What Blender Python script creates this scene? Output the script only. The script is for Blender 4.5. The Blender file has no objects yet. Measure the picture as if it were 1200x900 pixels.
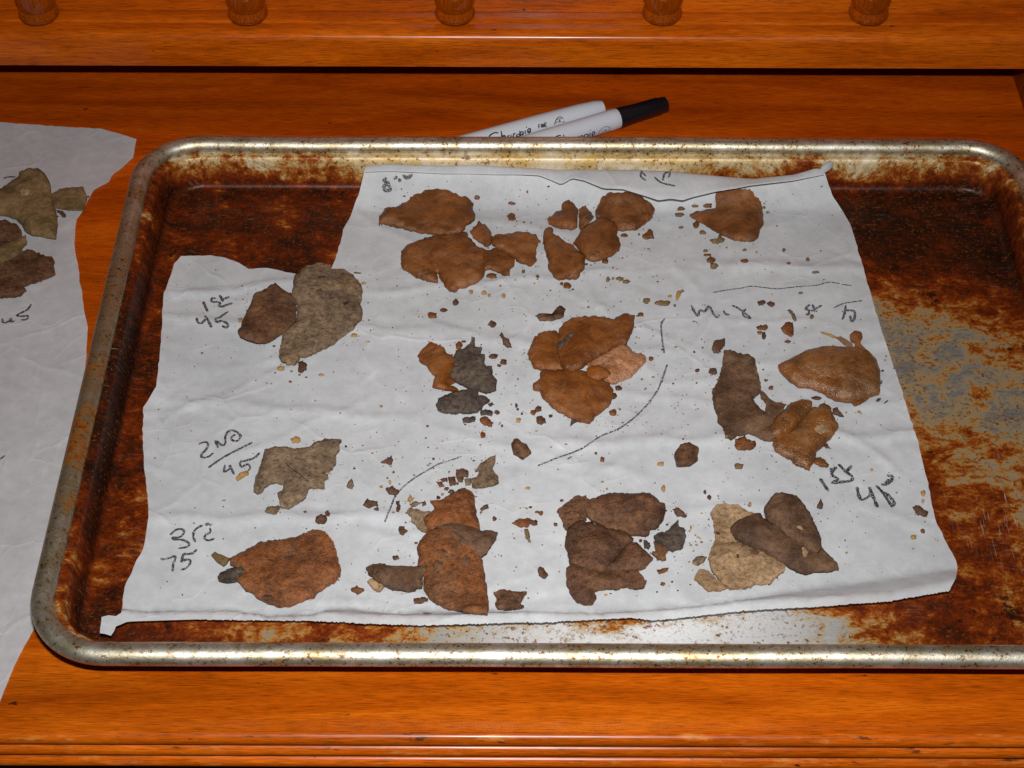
import bpy, bmesh, math, random
from mathutils import Vector, Matrix, noise
from mathutils.bvhtree import BVHTree
from mathutils.geometry import delaunay_2d_cdt
random.seed(7)
sc = bpy.context.scene
C = sc.collection

# ------------------------------------------------------------------ camera
PITCH, ROLL, CAM_H, FPX = math.radians(45.6), 0.0037, 0.591, 2100.0
_r0 = Vector((1, 0, 0)); FWD = Vector((0, math.cos(PITCH), -math.sin(PITCH))); _u0 = Vector((0, math.sin(PITCH), math.cos(PITCH)))
UP = _u0*math.cos(ROLL) - _r0*math.sin(ROLL); RIGHT = _r0*math.cos(ROLL) + _u0*math.sin(ROLL)
CAM = Vector((0, 0, CAM_H))
cd = bpy.data.cameras.new('camera'); cam = bpy.data.objects.new('camera', cd); C.objects.link(cam)
cam.matrix_world = Matrix(((RIGHT.x, UP.x, -FWD.x, CAM.x), (RIGHT.y, UP.y, -FWD.y, CAM.y), (RIGHT.z, UP.z, -FWD.z, CAM.z), (0, 0, 0, 1)))
cd.sensor_width = 36; cd.lens = FPX/1200*36; cd.clip_start = 0.01; cd.clip_end = 50
sc.camera = cam
# ------------------------------------------------------------------ world, flash, exposure
w = bpy.data.worlds.new('World'); sc.world = w; w.use_nodes = True
bg = w.node_tree.nodes['Background']; bg.inputs[0].default_value = (1.0, 0.93, 0.86, 1); bg.inputs[1].default_value = 0.025
fl = bpy.data.lights.new('camera_flash', 'AREA'); fl.shape = 'RECTANGLE'; fl.size = 0.034; fl.size_y = 0.016
fl.energy = 1.9; fl.color = (1.0, 0.99, 0.985); fl.spread = math.radians(82)
flash = bpy.data.objects.new('camera_flash', fl); C.objects.link(flash)
flash.matrix_world = Matrix.Translation(UP*0.078 - FWD*0.02 + RIGHT*0.004) @ cam.matrix_world
flash.rotation_euler.rotate_axis('X', -0.13)
sc.view_settings.view_transform = 'Standard'; sc.view_settings.look = 'None'
sc.view_settings.exposure = 0.0; sc.view_settings.gamma = 1.0
sc.render.engine = 'CYCLES'; sc.cycles.use_denoising = False; sc.cycles.max_bounces = 8
sc.cycles.sample_clamp_indirect = 3; sc.cycles.sample_clamp_direct = 12

# ------------------------------------------------------------------ helpers
def ray(px, py): return RIGHT*((px-600)/FPX) + UP*((450-py)/FPX) + FWD
def hz(px, py, z):                                    # a point of the photograph on the level z
    d = ray(px, py); return CAM + d*((z-CAM_H)/d.z)
def hy(px, py, y):
    d = ray(px, py); return CAM + d*(y/d.y)
def march(px, py, zf, lift=0.0):                      # the same on a relief zf(x, y)
    p = hz(px, py, 0.004)
    for _ in range(14):
        p = hz(px, py, 0.5*p.z + 0.5*(zf(p.x, p.y)+lift))
    return p
def crop(ox, oy, s, pts): return [(ox+x/s, oy+y/s) for x, y in pts]
def P(txt):
    v = [float(a) for a in txt.replace(',', ' ').split()]
    return list(zip(v[0::2], v[1::2]))
def sstep(t): t = min(1, max(0, t)); return t*t*(3-2*t)
def interp(pts, x):
    if x <= pts[0][0]: return pts[0][1]
    for (a, b), (c, d) in zip(pts, pts[1:]):
        if x <= c: return b + (d-b)*(x-a)/(c-a)
    return pts[-1][1]
def fbm(v, s, o=4): return noise.fractal(Vector(v)*s, 1.0, 2.0, o, noise_basis='PERLIN_ORIGINAL')

def link(name, me, mats, parent=None, loc=None, smooth=True):
    o = bpy.data.objects.new(name, me); C.objects.link(o)
    for m in (mats if isinstance(mats, (list, tuple)) else [mats]): me.materials.append(m)
    if smooth: me.polygons.foreach_set('use_smooth', [True]*len(me.polygons))
    if parent: o.parent = parent
    if loc is not None: o.location = loc
    return o
def mesh(name, verts, faces):
    me = bpy.data.meshes.new(name); me.from_pydata([tuple(v) for v in verts], [], faces); me.update(); return me
def thing(name, label, cat, loc=(0, 0, 0), group=None):
    o = bpy.data.objects.new(name, None); C.objects.link(o); o.location = loc; o.empty_display_size = 0.02
    return tag(o, label, cat, group)
def tag(o, label, cat, group=None):
    o['label'] = label; o['category'] = cat
    if group: o['group'] = group
    return o
def recalc(me):
    bm = bmesh.new(); bm.from_mesh(me); bmesh.ops.recalc_face_normals(bm, faces=bm.faces); bm.to_mesh(me); bm.free()
def sharp(o, deg=35):
    bm = bmesh.new(); bm.from_mesh(o.data); a = math.radians(deg)
    for e in bm.edges:
        if len(e.link_faces) == 2 and e.calc_face_angle(0) > a: e.smooth = False
    bm.to_mesh(o.data); bm.free()
def extrude_x(name, prof, x0, x1, mat, parent, nx=1):  # closed (y, z) profile drawn along x
    n = len(prof); vs = []; fs = []
    for i in range(nx+1):
        x = x0 + (x1-x0)*i/nx
        vs += [(x, y, z) for y, z in prof]
    for i in range(nx):
        for k in range(n):
            a = i*n+k; b = i*n+(k+1) % n; fs.append((a, b, b+n, a+n))
    fs.append(tuple(range(n))); fs.append(tuple(range(nx*n+n-1, nx*n-1, -1)))
    me = mesh(name, vs, fs); recalc(me); o = link(name, me, mat, parent); sharp(o, 30); return o
def lathe(name, prof, mat, parent, loc=(0, 0, 0), seg=40):   # (r, z) profile about z
    vs = []; fs = []
    for r, z in prof:
        vs += [(r*math.cos(2*math.pi*k/seg), r*math.sin(2*math.pi*k/seg), z) for k in range(seg)]
    for i in range(len(prof)-1):
        for k in range(seg):
            a = i*seg+k; b = i*seg+(k+1) % seg; fs.append((a, b, b+seg, a+seg))
    fs.append(tuple(range(seg))[::-1]); fs.append(tuple(range((len(prof)-1)*seg, len(prof)*seg)))
    me = mesh(name, vs, fs); recalc(me); o = link(name, me, mat, parent, loc); sharp(o, 40); return o

# ------------------------------------------------------------------ node shorthand
class N:
    def __init__(s, name):
        s.m = bpy.data.materials.new(name); s.m.use_nodes = True; s.t = s.m.node_tree; s.n = s.t.nodes
        s.b = s.n['Principled BSDF']
    def put(s, sock, v):
        if isinstance(v, bpy.types.NodeSocket): s.t.links.new(v, sock)
        else: sock.default_value = v
    def new(s, typ, **kw):
        nd = s.n.new(typ)
        for k, v in kw.items():
            if k.startswith('_'): setattr(nd, k[1:], v)
            else: s.put(nd.inputs[k], v)
        return nd
    def coord(s, scale=(1, 1, 1), loc=(0, 0, 0), rot=(0, 0, 0), src='Object'):
        tc = s.new('ShaderNodeTexCoord')
        mp = s.new('ShaderNodeMapping', Scale=scale, Location=loc, Rotation=rot); s.t.links.new(tc.outputs[src], mp.inputs[0])
        return mp.outputs[0]
    def noise(s, vec, scale, detail=5, rough=0.55, dist=0.0):
        return s.new('ShaderNodeTexNoise', Vector=vec, Scale=scale, Detail=detail, Roughness=rough, Distortion=dist).outputs[0]
    def ramp(s, f, stops, interp='LINEAR'):
        r = s.new('ShaderNodeValToRGB', Fac=f); cr = r.color_ramp; cr.interpolation = interp
        while len(cr.elements) < len(stops): cr.elements.new(0.5)
        for e, (p, c) in zip(cr.elements, stops):
            e.position = p; e.color = (c, c, c, 1) if isinstance(c, (int, float)) else (*c, 1)
        return r.outputs[0]
    def mix(s, f, a, b, mode='MIX'):
        nd = s.new('ShaderNodeMix', _data_type='RGBA', _blend_type=mode)
        s.put(nd.inputs[0], f)
        for i, v in ((6, a), (7, b)):
            s.put(nd.inputs[i], v if isinstance(v, bpy.types.NodeSocket) else ((v, v, v, 1) if isinstance(v, (int, float)) else (*v, 1)))
        return nd.outputs[2]
    def math(s, op, a, b=0.0, clamp=False):
        nd = s.n.new('ShaderNodeMath'); nd.operation = op; nd.use_clamp = clamp
        s.put(nd.inputs[0], a); s.put(nd.inputs[1], b); return nd.outputs[0]
    def bump(s, h, dist, strength=1.0, prev=None):
        nd = s.new('ShaderNodeBump', Height=h, Distance=dist, Strength=strength)
        if prev is not None: s.t.links.new(prev, nd.inputs['Normal'])
        return nd.outputs[0]
    def out(s, color=None, rough=None, metal=None, normal=None, **kw):
        if color is not None: s.put(s.b.inputs['Base Color'], color if isinstance(color, bpy.types.NodeSocket) else (*color, 1))
        if rough is not None: s.put(s.b.inputs['Roughness'], rough)
        if metal is not None: s.put(s.b.inputs['Metallic'], metal)
        if normal is not None: s.t.links.new(normal, s.b.inputs['Normal'])
        for k, v in kw.items(): s.put(s.b.inputs[k.replace('_', ' ')], v)
        return s.m
def gauss(n, pos, c, r):                                # 1 at c falling to 0 at distance r (x, y, z object space)
    v = n.new('ShaderNodeVectorMath', _operation='DISTANCE'); n.put(v.inputs[0], pos); v.inputs[1].default_value = c
    return n.new('ShaderNodeMapRange', **{'_interpolation_type': 'SMOOTHSTEP', 'Value': v.outputs['Value'], 'From Min': 0.0, 'From Max': r, 'To Min': 1.0, 'To Max': 0.0}).outputs[0]

# ------------------------------------------------------------------ materials
def wood(name, dark=1.0, rough=0.2, axis='x', worn=False, seed=0.0, back=False, coat=0.5):
    n = N(name)
    def cs(a, b, loc=(0, 0, 0)): return n.coord(scale=(a, b, b) if axis == 'x' else (b, b, a), loc=tuple(q+seed for q in loc))
    fig = n.noise(cs(1.0, 9), 7, 6, 0.62, 0.9)
    band = n.noise(cs(0.5, 7, (2, 5, 1)), 5, 3, 0.5, 0.5)
    pore = n.noise(cs(4, 70, (1, 0, 3)), 28, 4, 0.7)
    fib = n.noise(cs(6, 160, (0, 4, 2)), 16, 3, 0.6)
    c = n.ramp(fig, [(0.30, (0.31*dark, 0.050*dark, 0.0010*dark)), (0.5, (0.46*dark, 0.083*dark, 0.0018*dark)), (0.70, (0.60*dark, 0.130*dark, 0.0045*dark))])
    c = n.mix(1.0, c, n.ramp(band, [(0.3, 0.74), (0.7, 1.14)]), 'MULTIPLY')
    c = n.mix(1.0, c, n.ramp(pore, [(0.36, 0.56), (0.48, 0.96), (0.64, 1.15)]), 'MULTIPLY')
    c = n.mix(1.0, c, n.ramp(fib, [(0.36, 0.82), (0.64, 1.15)]), 'MULTIPLY')
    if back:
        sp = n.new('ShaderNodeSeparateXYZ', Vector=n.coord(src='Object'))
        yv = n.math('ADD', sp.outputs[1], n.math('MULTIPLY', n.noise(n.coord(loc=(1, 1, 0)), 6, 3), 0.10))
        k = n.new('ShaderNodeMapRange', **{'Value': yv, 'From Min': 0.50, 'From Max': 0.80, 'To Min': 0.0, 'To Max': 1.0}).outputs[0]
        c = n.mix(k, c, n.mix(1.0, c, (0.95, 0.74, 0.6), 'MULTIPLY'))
    if worn:
        m = n.ramp(n.noise(n.coord(scale=(1, 5, 5)), 42, 7, 0.75), [(0.62, 0.0), (0.66, 0.9)])
        c = n.mix(m, c, (0.06, 0.016, 0.004))
        lt = n.ramp(n.noise(n.coord(scale=(1, 4, 4), loc=(4, 1, 2)), 34, 6, 0.75), [(0.56, 0.0), (0.70, 0.55)])
        c = n.mix(lt, c, (0.62, 0.27, 0.06))
    dent = n.ramp(n.noise(n.coord(scale=(1, 2.5, 2.5), loc=(9, 2, 1)), 75, 3, 0.6), [(0.715, 0.0), (0.74, 1.0)])
    c = n.mix(dent, c, (0.05, 0.012, 0.002))
    b = n.bump(pore, 0.00007, 0.6); b = n.bump(fig, 0.00015, 0.35, b)
    rg = n.ramp(n.noise(n.coord(), 25, 5), [(0.3, rough*0.8), (0.7, rough*1.5)])
    return n.out(c, 0.7, 0.0, b, Specular_IOR_Level=0.0, Coat_Weight=coat, Coat_Roughness=rg, Coat_IOR=1.45)
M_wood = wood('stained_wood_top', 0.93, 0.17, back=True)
M_wood_face = wood('stained_wood_face', 1.05, 0.2, seed=3.1, coat=0.7)
M_wood_dark = wood('stained_wood_turned', 0.8, 0.06, 'z', seed=6.0, coat=1.0)
M_wood_reed = wood('stained_wood_worn_edge', 0.95, 0.24, worn=True, seed=1.4)
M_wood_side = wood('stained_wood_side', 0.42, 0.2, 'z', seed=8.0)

def tray_mat(name, zone):
    n = N(name); pos = n.coord()
    big = n.noise(n.coord(loc=(1.3, 2.2, 0)), 15, 6, 0.6, 0.5)
    mid = n.noise(n.coord(scale=(1, 1.5, 1), loc=(4.0, 0.6, 2)), 60, 9, 0.74, 0.6)
    fine = n.noise(n.coord(scale=(1, 1.3, 1), loc=(2, 7, 1)), 260, 7, 0.78)
    spk = n.noise(n.coord(loc=(6, 1, 3)), 600, 3, 0.6)
    scr = n.noise(n.coord(scale=(1, 14, 1), rot=(0, 0, 0.62)), 90, 4, 0.65)
    scr2 = n.noise(n.coord(scale=(16, 1, 1), rot=(0, 0, 0.15)), 80, 4, 0.65)
    # local frame: tray centre is the origin, x -0.227..0.227, y -0.164..0.164
    def A(a, b, op='ADD'): return n.math(op, a, b)
    def G(c, r, k): return n.math('MULTIPLY', gauss(n, pos, c, r), k)
    if zone == 'pan':
        sep = n.new('ShaderNodeSeparateXYZ', Vector=pos)
        up = n.new('ShaderNodeMapRange', **{'_interpolation_type': 'SMOOTHSTEP', 'Value': sep.outputs[2], 'From Min': 0.0022, 'From Max': 0.0085, 'To Min': 0.0, 'To Max': 1.0}).outputs[0]
        bf = G((0.150, 0.022, 0), 0.095, -0.135)
        for c, r, k in (((0.185, -0.05, 0), 0.06, -0.05), ((-0.13, -0.148, 0), 0.05, -0.06), ((-0.05, -0.148, 0), 0.06, -0.13), ((0.0, -0.148, 0), 0.065, -0.16), ((0.055, -0.148, 0), 0.065, -0.16), ((0.10, -0.15, 0), 0.05, -0.08), ((0.21, -0.075, 0), 0.035, -0.08),
                        ((0.23, 0.13, 0), 0.16, 0.10), ((-0.22, 0.02, 0), 0.15, 0.07), ((-0.2, 0.15, 0), 0.1, 0.04), ((0.16, 0.125, 0), 0.05, 0.05), ((-0.10, 0.095, 0), 0.03, -0.07), ((0.15, -0.14, 0), 0.06, 0.02)):
            bf = A(bf, G(c, r, k))
        bf = A(bf, 0.038)
        bw = n.new('ShaderNodeMapRange', **{'Value': sep.outputs[2], 'From Min': 0.003, 'From Max': 0.017, 'To Min': 0.055, 'To Max': -0.05}).outputs[0]
        for c, r, k in (((-0.05, 0.16, 0), 0.20, -0.085), ((-0.23, 0.0, 0), 0.20, 0.20), ((0.23, 0.15, 0), 0.09, 0.07), ((-0.22, 0.15, 0), 0.07, 0.03), ((0.10, 0.16, 0), 0.08, 0.03)): bw = A(bw, G(c, r, k))
        bias = A(n.math('MULTIPLY', bf, n.math('SUBTRACT', 1.0, up)), n.math('MULTIPLY', bw, up))
    else:
        bias = G((-0.23, -0.02, 0), 0.20, 0.085); bias = A(bias, G((-0.1, -0.165, 0), 0.12, 0.02)); bias = A(bias, -0.125)
    v = A(n.math('MULTIPLY', big, 0.40), n.math('MULTIPLY', mid, 0.42)); v = A(v, n.math('MULTIPLY', fine, 0.26)); v = A(v, bias); v = A(v, -0.04)
    alu = n.mix(n.ramp(scr, [(0.35, 0.0), (0.65, 1.0)]), (0.115, 0.115, 0.112), (0.19, 0.19, 0.185))
    near = gauss(n, pos, (0.02, -0.16, 0), 0.13)
    if zone == 'pan':
        alu = n.mix(n.ramp(mid, [(0.42, 0.0), (0.60, 0.85)]), alu, (0.20, 0.135, 0.065)); alu = n.mix(n.ramp(fine, [(0.52, 0.0), (0.66, 0.6)]), alu, (0.12, 0.08, 0.045))
        alu = n.mix(near, alu, (0.72, 0.72, 0.71))
        alu = n.mix(up, alu, n.mix(n.ramp(mid, [(0.38, 0.0), (0.58, 1.0)]), (0.66, 0.56, 0.40), (0.54, 0.36, 0.12)))
    else:
        alu = n.mix(n.ramp(mid, [(0.36, 0.0), (0.58, 1.0)]), (0.64, 0.61, 0.53), (0.38, 0.33, 0.21))
        alu = n.mix(G((-0.23, 0.0, 0), 0.20, 0.75), alu, (0.30, 0.245, 0.13))
    rust = n.ramp(v, [(0.44, (0.36, 0.28, 0.15)), (0.468, (0.37, 0.19, 0.048)), (0.490, (0.29, 0.092, 0.012)), (0.518, (0.175, 0.030, 0.003)), (0.555, (0.095, 0.013, 0.002)), (0.61, (0.038, 0.009, 0.003)), (0.67, (0.012, 0.005, 0.003))])
    col = n.mix(n.ramp(v, [(0.39, 0.0), (0.475, 1.0)]), alu, rust)
    # spatter, flakes and scrapes
    col = n.mix(n.math('MULTIPLY', n.ramp(spk, [(0.57, 0.0), (0.63, 1.0)]), n.ramp(mid, [(0.36, 0.0), (0.54, 0.9)])), col, (0.13, 0.030, 0.006))
    flk = n.ramp(n.noise(n.coord(loc=(9, 9, 3)), 130, 8, 0.8), [(0.60, 0.0), (0.64, 0.85)])
    col = n.mix(flk, col, (0.22, 0.060, 0.010) if zone != 'pan' else (0.12, 0.030, 0.007))
    if zone == 'pan':
        sm = n.math('MULTIPLY', n.ramp(scr, [(0.60, 0.0), (0.68, 1.0)]), n.ramp(n.noise(n.coord(loc=(3, 8, 1)), 26, 6, 0.7), [(0.52, 0.0), (0.64, 0.6)]))
        col = n.mix(sm, col, (0.33, 0.29, 0.20))
        sm2 = n.math('MULTIPLY', n.ramp(scr2, [(0.60, 0.0), (0.66, 1.0)]), gauss(n, pos, (0.20, -0.07, 0), 0.06))
        col = n.mix(sm2, col, (0.42, 0.39, 0.30))
        blk = n.ramp(n.noise(n.coord(loc=(5, 3, 7)), 75, 8, 0.78), [(0.585, 0.0), (0.63, 0.9)])
        col = n.mix(n.math('MULTIPLY', blk, n.ramp(v, [(0.46, 0.0), (0.50, 1.0)])), col, (0.012, 0.005, 0.003))
    gum = n.ramp(v, [(0.45, 0.0), (0.52, 1.0)])
    metal = n.mix(flk, n.mix(gum, 0.9 if zone == 'rim' else 0.30, 0.12), 0.05)
    rough = n.mix(gum, 0.47 if zone == 'rim' else 0.48, 0.34)
    b = n.bump(v, 0.0005, 0.5); b = n.bump(fine, 0.00014, 0.7, b)
    return n.out(col, rough, metal, b, Specular_IOR_Level=0.4 if zone == 'rim' else 0.16)
M_floor = M_wall = tray_mat('baked_aluminium_pan', 'pan'); M_rim = tray_mat('baked_aluminium_rim', 'rim')

def paper_mat(name, tint):
    n = N(name); v = n.coord()
    a = n.noise(v, 28, 6, 0.6); b_ = n.noise(n.coord(loc=(3, 1, 0)), 160, 5, 0.7); f = n.noise(n.coord(loc=(1, 5, 0)), 900, 3, 0.6)
    c = n.ramp(a, [(0.3, tuple(0.84*t for t in tint)), (0.7, tint)])
    c = n.mix(1.0, c, n.ramp(b_, [(0.3, 0.88), (0.7, 1.05)]), 'MULTIPLY')
    g = n.noise(n.coord(loc=(7, 2, 0)), 45, 6, 0.7)
    c = n.mix(n.ramp(g, [(0.64, 0.0), (0.78, 0.22)]), c, (0.62, 0.46, 0.25))
    bp = n.bump(b_, 0.00016, 0.7); bp = n.bump(f, 0.00004, 0.6, bp)
    wob = n.new('ShaderNodeVectorMath', _operation='MULTIPLY_ADD')
    tx = n.new('ShaderNodeTexNoise', Vector=v, Scale=22.0, Detail=3.0); n.put(wob.inputs[0], tx.outputs['Color']); wob.inputs[1].default_value = (0.03, 0.03, 0); n.put(wob.inputs[2], v)
    for sc_, st in ((19, 0.0008), (47, 0.0003)):
        vo = n.new('ShaderNodeTexVoronoi', _feature='DISTANCE_TO_EDGE', Vector=wob.outputs[0], Scale=float(sc_))
        keep = n.ramp(n.noise(n.coord(loc=(sc_, 1, 0)), sc_*0.8, 2), [(0.46, 0.0), (0.64, 1.0)])
        cz = n.math('MULTIPLY', n.ramp(vo.outputs['Distance'], [(0.0, 1.0), (0.035, 0.35), (0.12, 0.0)]), keep)
        bp = n.bump(cz, st, 0.55, bp)
        c = n.mix(n.math('MULTIPLY', cz, 0.16), c, (0.78, 0.79, 0.80))
    n.out(c, 0.52, 0.0, bp, Specular_IOR_Level=0.3)
    tr = n.new('ShaderNodeBsdfTranslucent', Color=c); mx = n.new('ShaderNodeMixShader', Fac=0.3)
    n.t.links.new(bp, tr.inputs['Normal']); n.t.links.new(n.b.outputs[0], mx.inputs[1]); n.t.links.new(tr.outputs[0], mx.inputs[2])
    n.t.links.new(mx.outputs[0], n.n['Material Output'].inputs[0])
    return n.m
M_paper = paper_mat('parchment_paper', (0.665, 0.685, 0.70)); M_paper2 = paper_mat('parchment_paper_side', (0.63, 0.62, 0.63))

def ink_mat(name, base, cut):
    n = N(name); f = n.noise(n.coord(), 1500, 4, 0.7)
    c = n.mix(n.ramp(f, [(cut-0.05, 0.0), (cut+0.06, 1.0)]), base, (0.42, 0.41, 0.42))
    return n.out(c, 0.6)
M_ink = ink_mat('marker_ink', (0.020, 0.019, 0.028), 0.57); M_ink_faint = ink_mat('marker_ink_faint', (0.035, 0.035, 0.045), 0.57)
M_ink_line = ink_mat('marker_line', (0.028, 0.028, 0.038), 0.54)

_cm = {}
def flake_mat(kind, seed):
    T = {  # main, second, patch, grain strength, roughness, light specks
        'brown': ((0.178, 0.062, 0.016), (0.112, 0.037, 0.009), (0.25, 0.105, 0.041), 0.22, 0.36, 0.2),
        'orange': ((0.192, 0.061, 0.012), (0.118, 0.035, 0.007), (0.25, 0.102, 0.034), 0.26, 0.35, 0.25),
        'rust': ((0.205, 0.069, 0.020), (0.125, 0.041, 0.012), (0.13, 0.075, 0.035), 0.75, 0.48, 0.6),
        'pink': ((0.36, 0.165, 0.080), (0.24, 0.095, 0.035), (0.45, 0.24, 0.14), 0.6, 0.36, 0.8),
        'grey': ((0.205, 0.138, 0.082), (0.145, 0.096, 0.056), (0.235, 0.140, 0.068), 0.8, 0.72, 0.3),
        'umber': ((0.118, 0.052, 0.025), (0.072, 0.031, 0.015), (0.17, 0.080, 0.030), 0.8, 0.52, 0.45),
        'olive': ((0.19, 0.115, 0.048), (0.135, 0.085, 0.033), (0.25, 0.14, 0.062), 0.45, 0.65, 0.15),
        'tan': ((0.33, 0.208, 0.108), (0.25, 0.152, 0.076), (0.38, 0.25, 0.14), 0.7, 0.75, 0.2),
        'slate': ((0.086, 0.062, 0.046), (0.052, 0.036, 0.028), (0.105, 0.075, 0.050), 0.95, 0.7, 0.4),
        'gloss': ((0.195, 0.070, 0.016), (0.115, 0.042, 0.011), (0.21, 0.100, 0.038), 0.35, 0.24, 0.2),
        'choc': ((0.120, 0.061, 0.032), (0.074, 0.037, 0.019), (0.18, 0.100, 0.050), 0.55, 0.58, 0.2),
        'straw': ((0.42, 0.24, 0.075), (0.28, 0.15, 0.045), (0.5, 0.32, 0.12), 0.3, 0.6, 0.1),
    }[kind]
    key = (kind, seed)
    if key in _cm: return _cm[key]
    m1, m2, m3, gr, ro, sp = T; m2 = tuple(q*0.86 for q in m2); n = N('flake_'+kind)
    L = (seed*0.37, seed*0.71, seed*0.13)
    a = n.noise(n.coord(loc=L), 75, 5, 0.6, 0.5); p_ = n.noise(n.coord(loc=(L[1], L[0], 2)), 55, 4, 0.55, 0.8)
    g = n.noise(n.coord(loc=L), 430, 5, 0.8); g2 = n.noise(n.coord(loc=(L[2], 1, L[0])), 1200, 2, 0.6)
    c = n.mix(n.ramp(a, [(0.40, 0.0), (0.60, 1.0)]), m2, m1)
    c = n.mix(n.ramp(p_, [(0.50, 0.0), (0.72, 0.8)]), c, m3)
    c = n.mix(1.0, c, n.ramp(g, [(0.34, max(0.2, 1-0.78*gr)), (0.50, 1.0), (0.67, 1+0.65*gr)]), 'MULTIPLY')
    dk = n.ramp(n.noise(n.coord(loc=(L[2], L[1], 5)), 160, 5, 0.7), [(0.62, 0.0), (0.72, 0.6)])
    c = n.mix(dk, c, tuple(0.3*q for q in m2))
    c = n.mix(n.math('MULTIPLY', n.ramp(g2, [(0.66, 0.0), (0.72, 1.0)]), sp), c, tuple(min(0.75, q*2.2+0.05) for q in m1))
    b = n.bump(g, 0.0008*(0.35+gr), 1.0); b = n.bump(a, 0.0028, 0.7, b)
    rr = n.ramp(p_, [(0.35, ro*0.8), (0.7, min(1, ro*1.35))])
    n.out(c, rr, 0.0, b, Specular_IOR_Level=0.6 if kind in ('gloss', 'pink') else 0.3)
    _cm[key] = n.m
    return n.m
def plain(name, col, rough, **kw): return N(name).out(col, rough, **kw)
M_penwhite = plain('pen_barrel_plastic', (0.47, 0.49, 0.53), 0.34)
M_penblack = plain('pen_cap_plastic', (0.006, 0.006, 0.008), 0.3)
M_penink = plain('pen_print', (0.012, 0.03, 0.022), 0.5)
M_peninkg = plain('pen_print_grey', (0.16, 0.17, 0.18), 0.5)
nf = N('dark_floor'); M_dark = nf.out(nf.ramp(nf.noise(nf.coord(), 6), [(0.3, (0.02, 0.014, 0.01)), (0.7, (0.035, 0.024, 0.016))]), 0.7)

# ------------------------------------------------------------------ the floor far below and the desk
me = mesh('floor', [(-2, -0.6, -0.74), (2, -0.6, -0.74), (2, 2, -0.74), (-2, 2, -0.74)], [(0, 1, 2, 3)])
fo = link('floor', me, M_dark); fo['kind'] = 'structure'
desk = thing('wooden_desk', 'orange-brown stained wooden desk with reeded front edge and a spindled gallery along the back', 'desk', (0, 0.39, 0))
X0, X1 = -0.72, 0.277
def D(o): o.parent = desk; o.matrix_parent_inverse = Matrix.Translation((0, -0.39, 0)); return o
yf = hz(600, 858, 0).y
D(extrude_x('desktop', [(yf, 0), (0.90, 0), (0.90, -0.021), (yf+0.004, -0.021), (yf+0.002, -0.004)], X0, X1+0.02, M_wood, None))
def reed(yc, zc, ry, rz):
    pr = [(yc - ry*math.sin(math.pi*k/14), zc + rz*math.cos(math.pi*k/14)) for k in range(15)]
    return pr + [(yc+0.006, zc-rz), (yc+0.006, zc+rz)]
for k, (ry, rz, zc, dy) in enumerate(((0.0034, 0.0034, -0.0036, 0.0005), (0.0034, 0.0032, -0.0106, 0.0001), (0.0036, 0.0032, -0.0174, -0.0004))):
    D(extrude_x('edge_reed', reed(yf+dy-0.0003, zc, ry, rz), X0, X1+0.021, M_wood_reed, None))
D(extrude_x('apron', [(yf+0.03, -0.0215), (yf+0.05, -0.0215), (yf+0.05, -0.16), (yf+0.03, -0.16)], X0, X1, M_wood_side, None))
HB = 0.031
yr = hz(600, 78.5, HB).y
zt = hy(600, 46.5, yr).z
prof = [(yr, HB), (yr, zt-0.001)]
for k in range(9):                                                        # rounded nose, then a shallow quirk
    a = math.pi/2*k/8; prof.append((yr + 0.006*(1-math.cos(a)), zt-0.001+0.0042*math.sin(a)))
zq = zt+0.0032
prof += [(yr+0.0095, zq), (yr+0.0102, zq-0.0007), (yr+0.0108, zq+0.0009), (yr+0.0120, zq+0.0012)]
ZS = zq+0.0012
yb = hz(600, 15.5, ZS).y
prof += [(yb, ZS), (yb+0.012, ZS), (yb+0.012, HB)]
D(extrude_x('shelf_rail', prof, X0, X1, M_wood_face, None))
D(extrude_x('upper_back_board', [(yb+0.001, ZS+0.0003), (yb+0.013, ZS+0.0003), (yb+0.013, ZS+0.22), (yb+0.001, ZS+0.22)], X0, X1, M_wood_face, None))
D(extrude_x('lower_back_board', [(yr+0.085, 0.0004), (yr+0.097, 0.0004), (yr+0.097, ZS+0.1), (yr+0.085, ZS+0.1)], X0, X1, M_wood, None))
D(extrude_x('shelf_board', [(yb+0.0125, HB), (yr+0.0845, HB), (yr+0.0845, HB+0.012), (yb+0.0125, HB+0.012)], X0, X1, M_wood_side, None))
me = mesh('side_panel', [], []); bm = bmesh.new(); bmesh.ops.create_cube(bm, size=1); bm.to_mesh(me); bm.free()
for v in me.vertices: v.co = (X1+0.0005+0.018*(v.co.x+.5), 0.762+0.16*(v.co.y+.5), 0.0005+0.30*(v.co.z+.5))
sp_ = D(link('side_panel', me, M_wood_side, None, smooth=False))
bprof = [(0.0088, 0.0), (0.0099, 0.0008), (0.0106, 0.0026), (0.0102, 0.0046), (0.0092, 0.0058), (0.0089, 0.0066), (0.0096, 0.0078), (0.0106, 0.012), (0.0110, 0.018),
         (0.0106, 0.026), (0.0092, 0.034), (0.0070, 0.042), (0.0060, 0.048), (0.0066, 0.052), (0.0086, 0.054), (0.0086, 0.057), (0.0066, 0.059), (0.0075, 0.07), (0.0095, 0.085), (0.0085, 0.1), (0.0085, 0.12)]
for px in (45, 290, 533, 776, 1018):
    q = hz(px, 24.5, ZS)
    D(lathe('baluster', bprof, M_wood_dark, None, (q.x, hz(px, 19.5, ZS).y, ZS+0.0002)))
q = hz(533, 73, 0)
D(lathe('post', [(0.0108, 0.0), (0.0112, 0.003), (0.0106, 0.0065), (0.0085, 0.010), (0.0066, 0.016), (0.0064, 0.021), (0.0085, 0.027), (0.0100, 0.0305)], M_wood_dark, None, (q.x, yr+0.066, 0.0004)))

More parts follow.
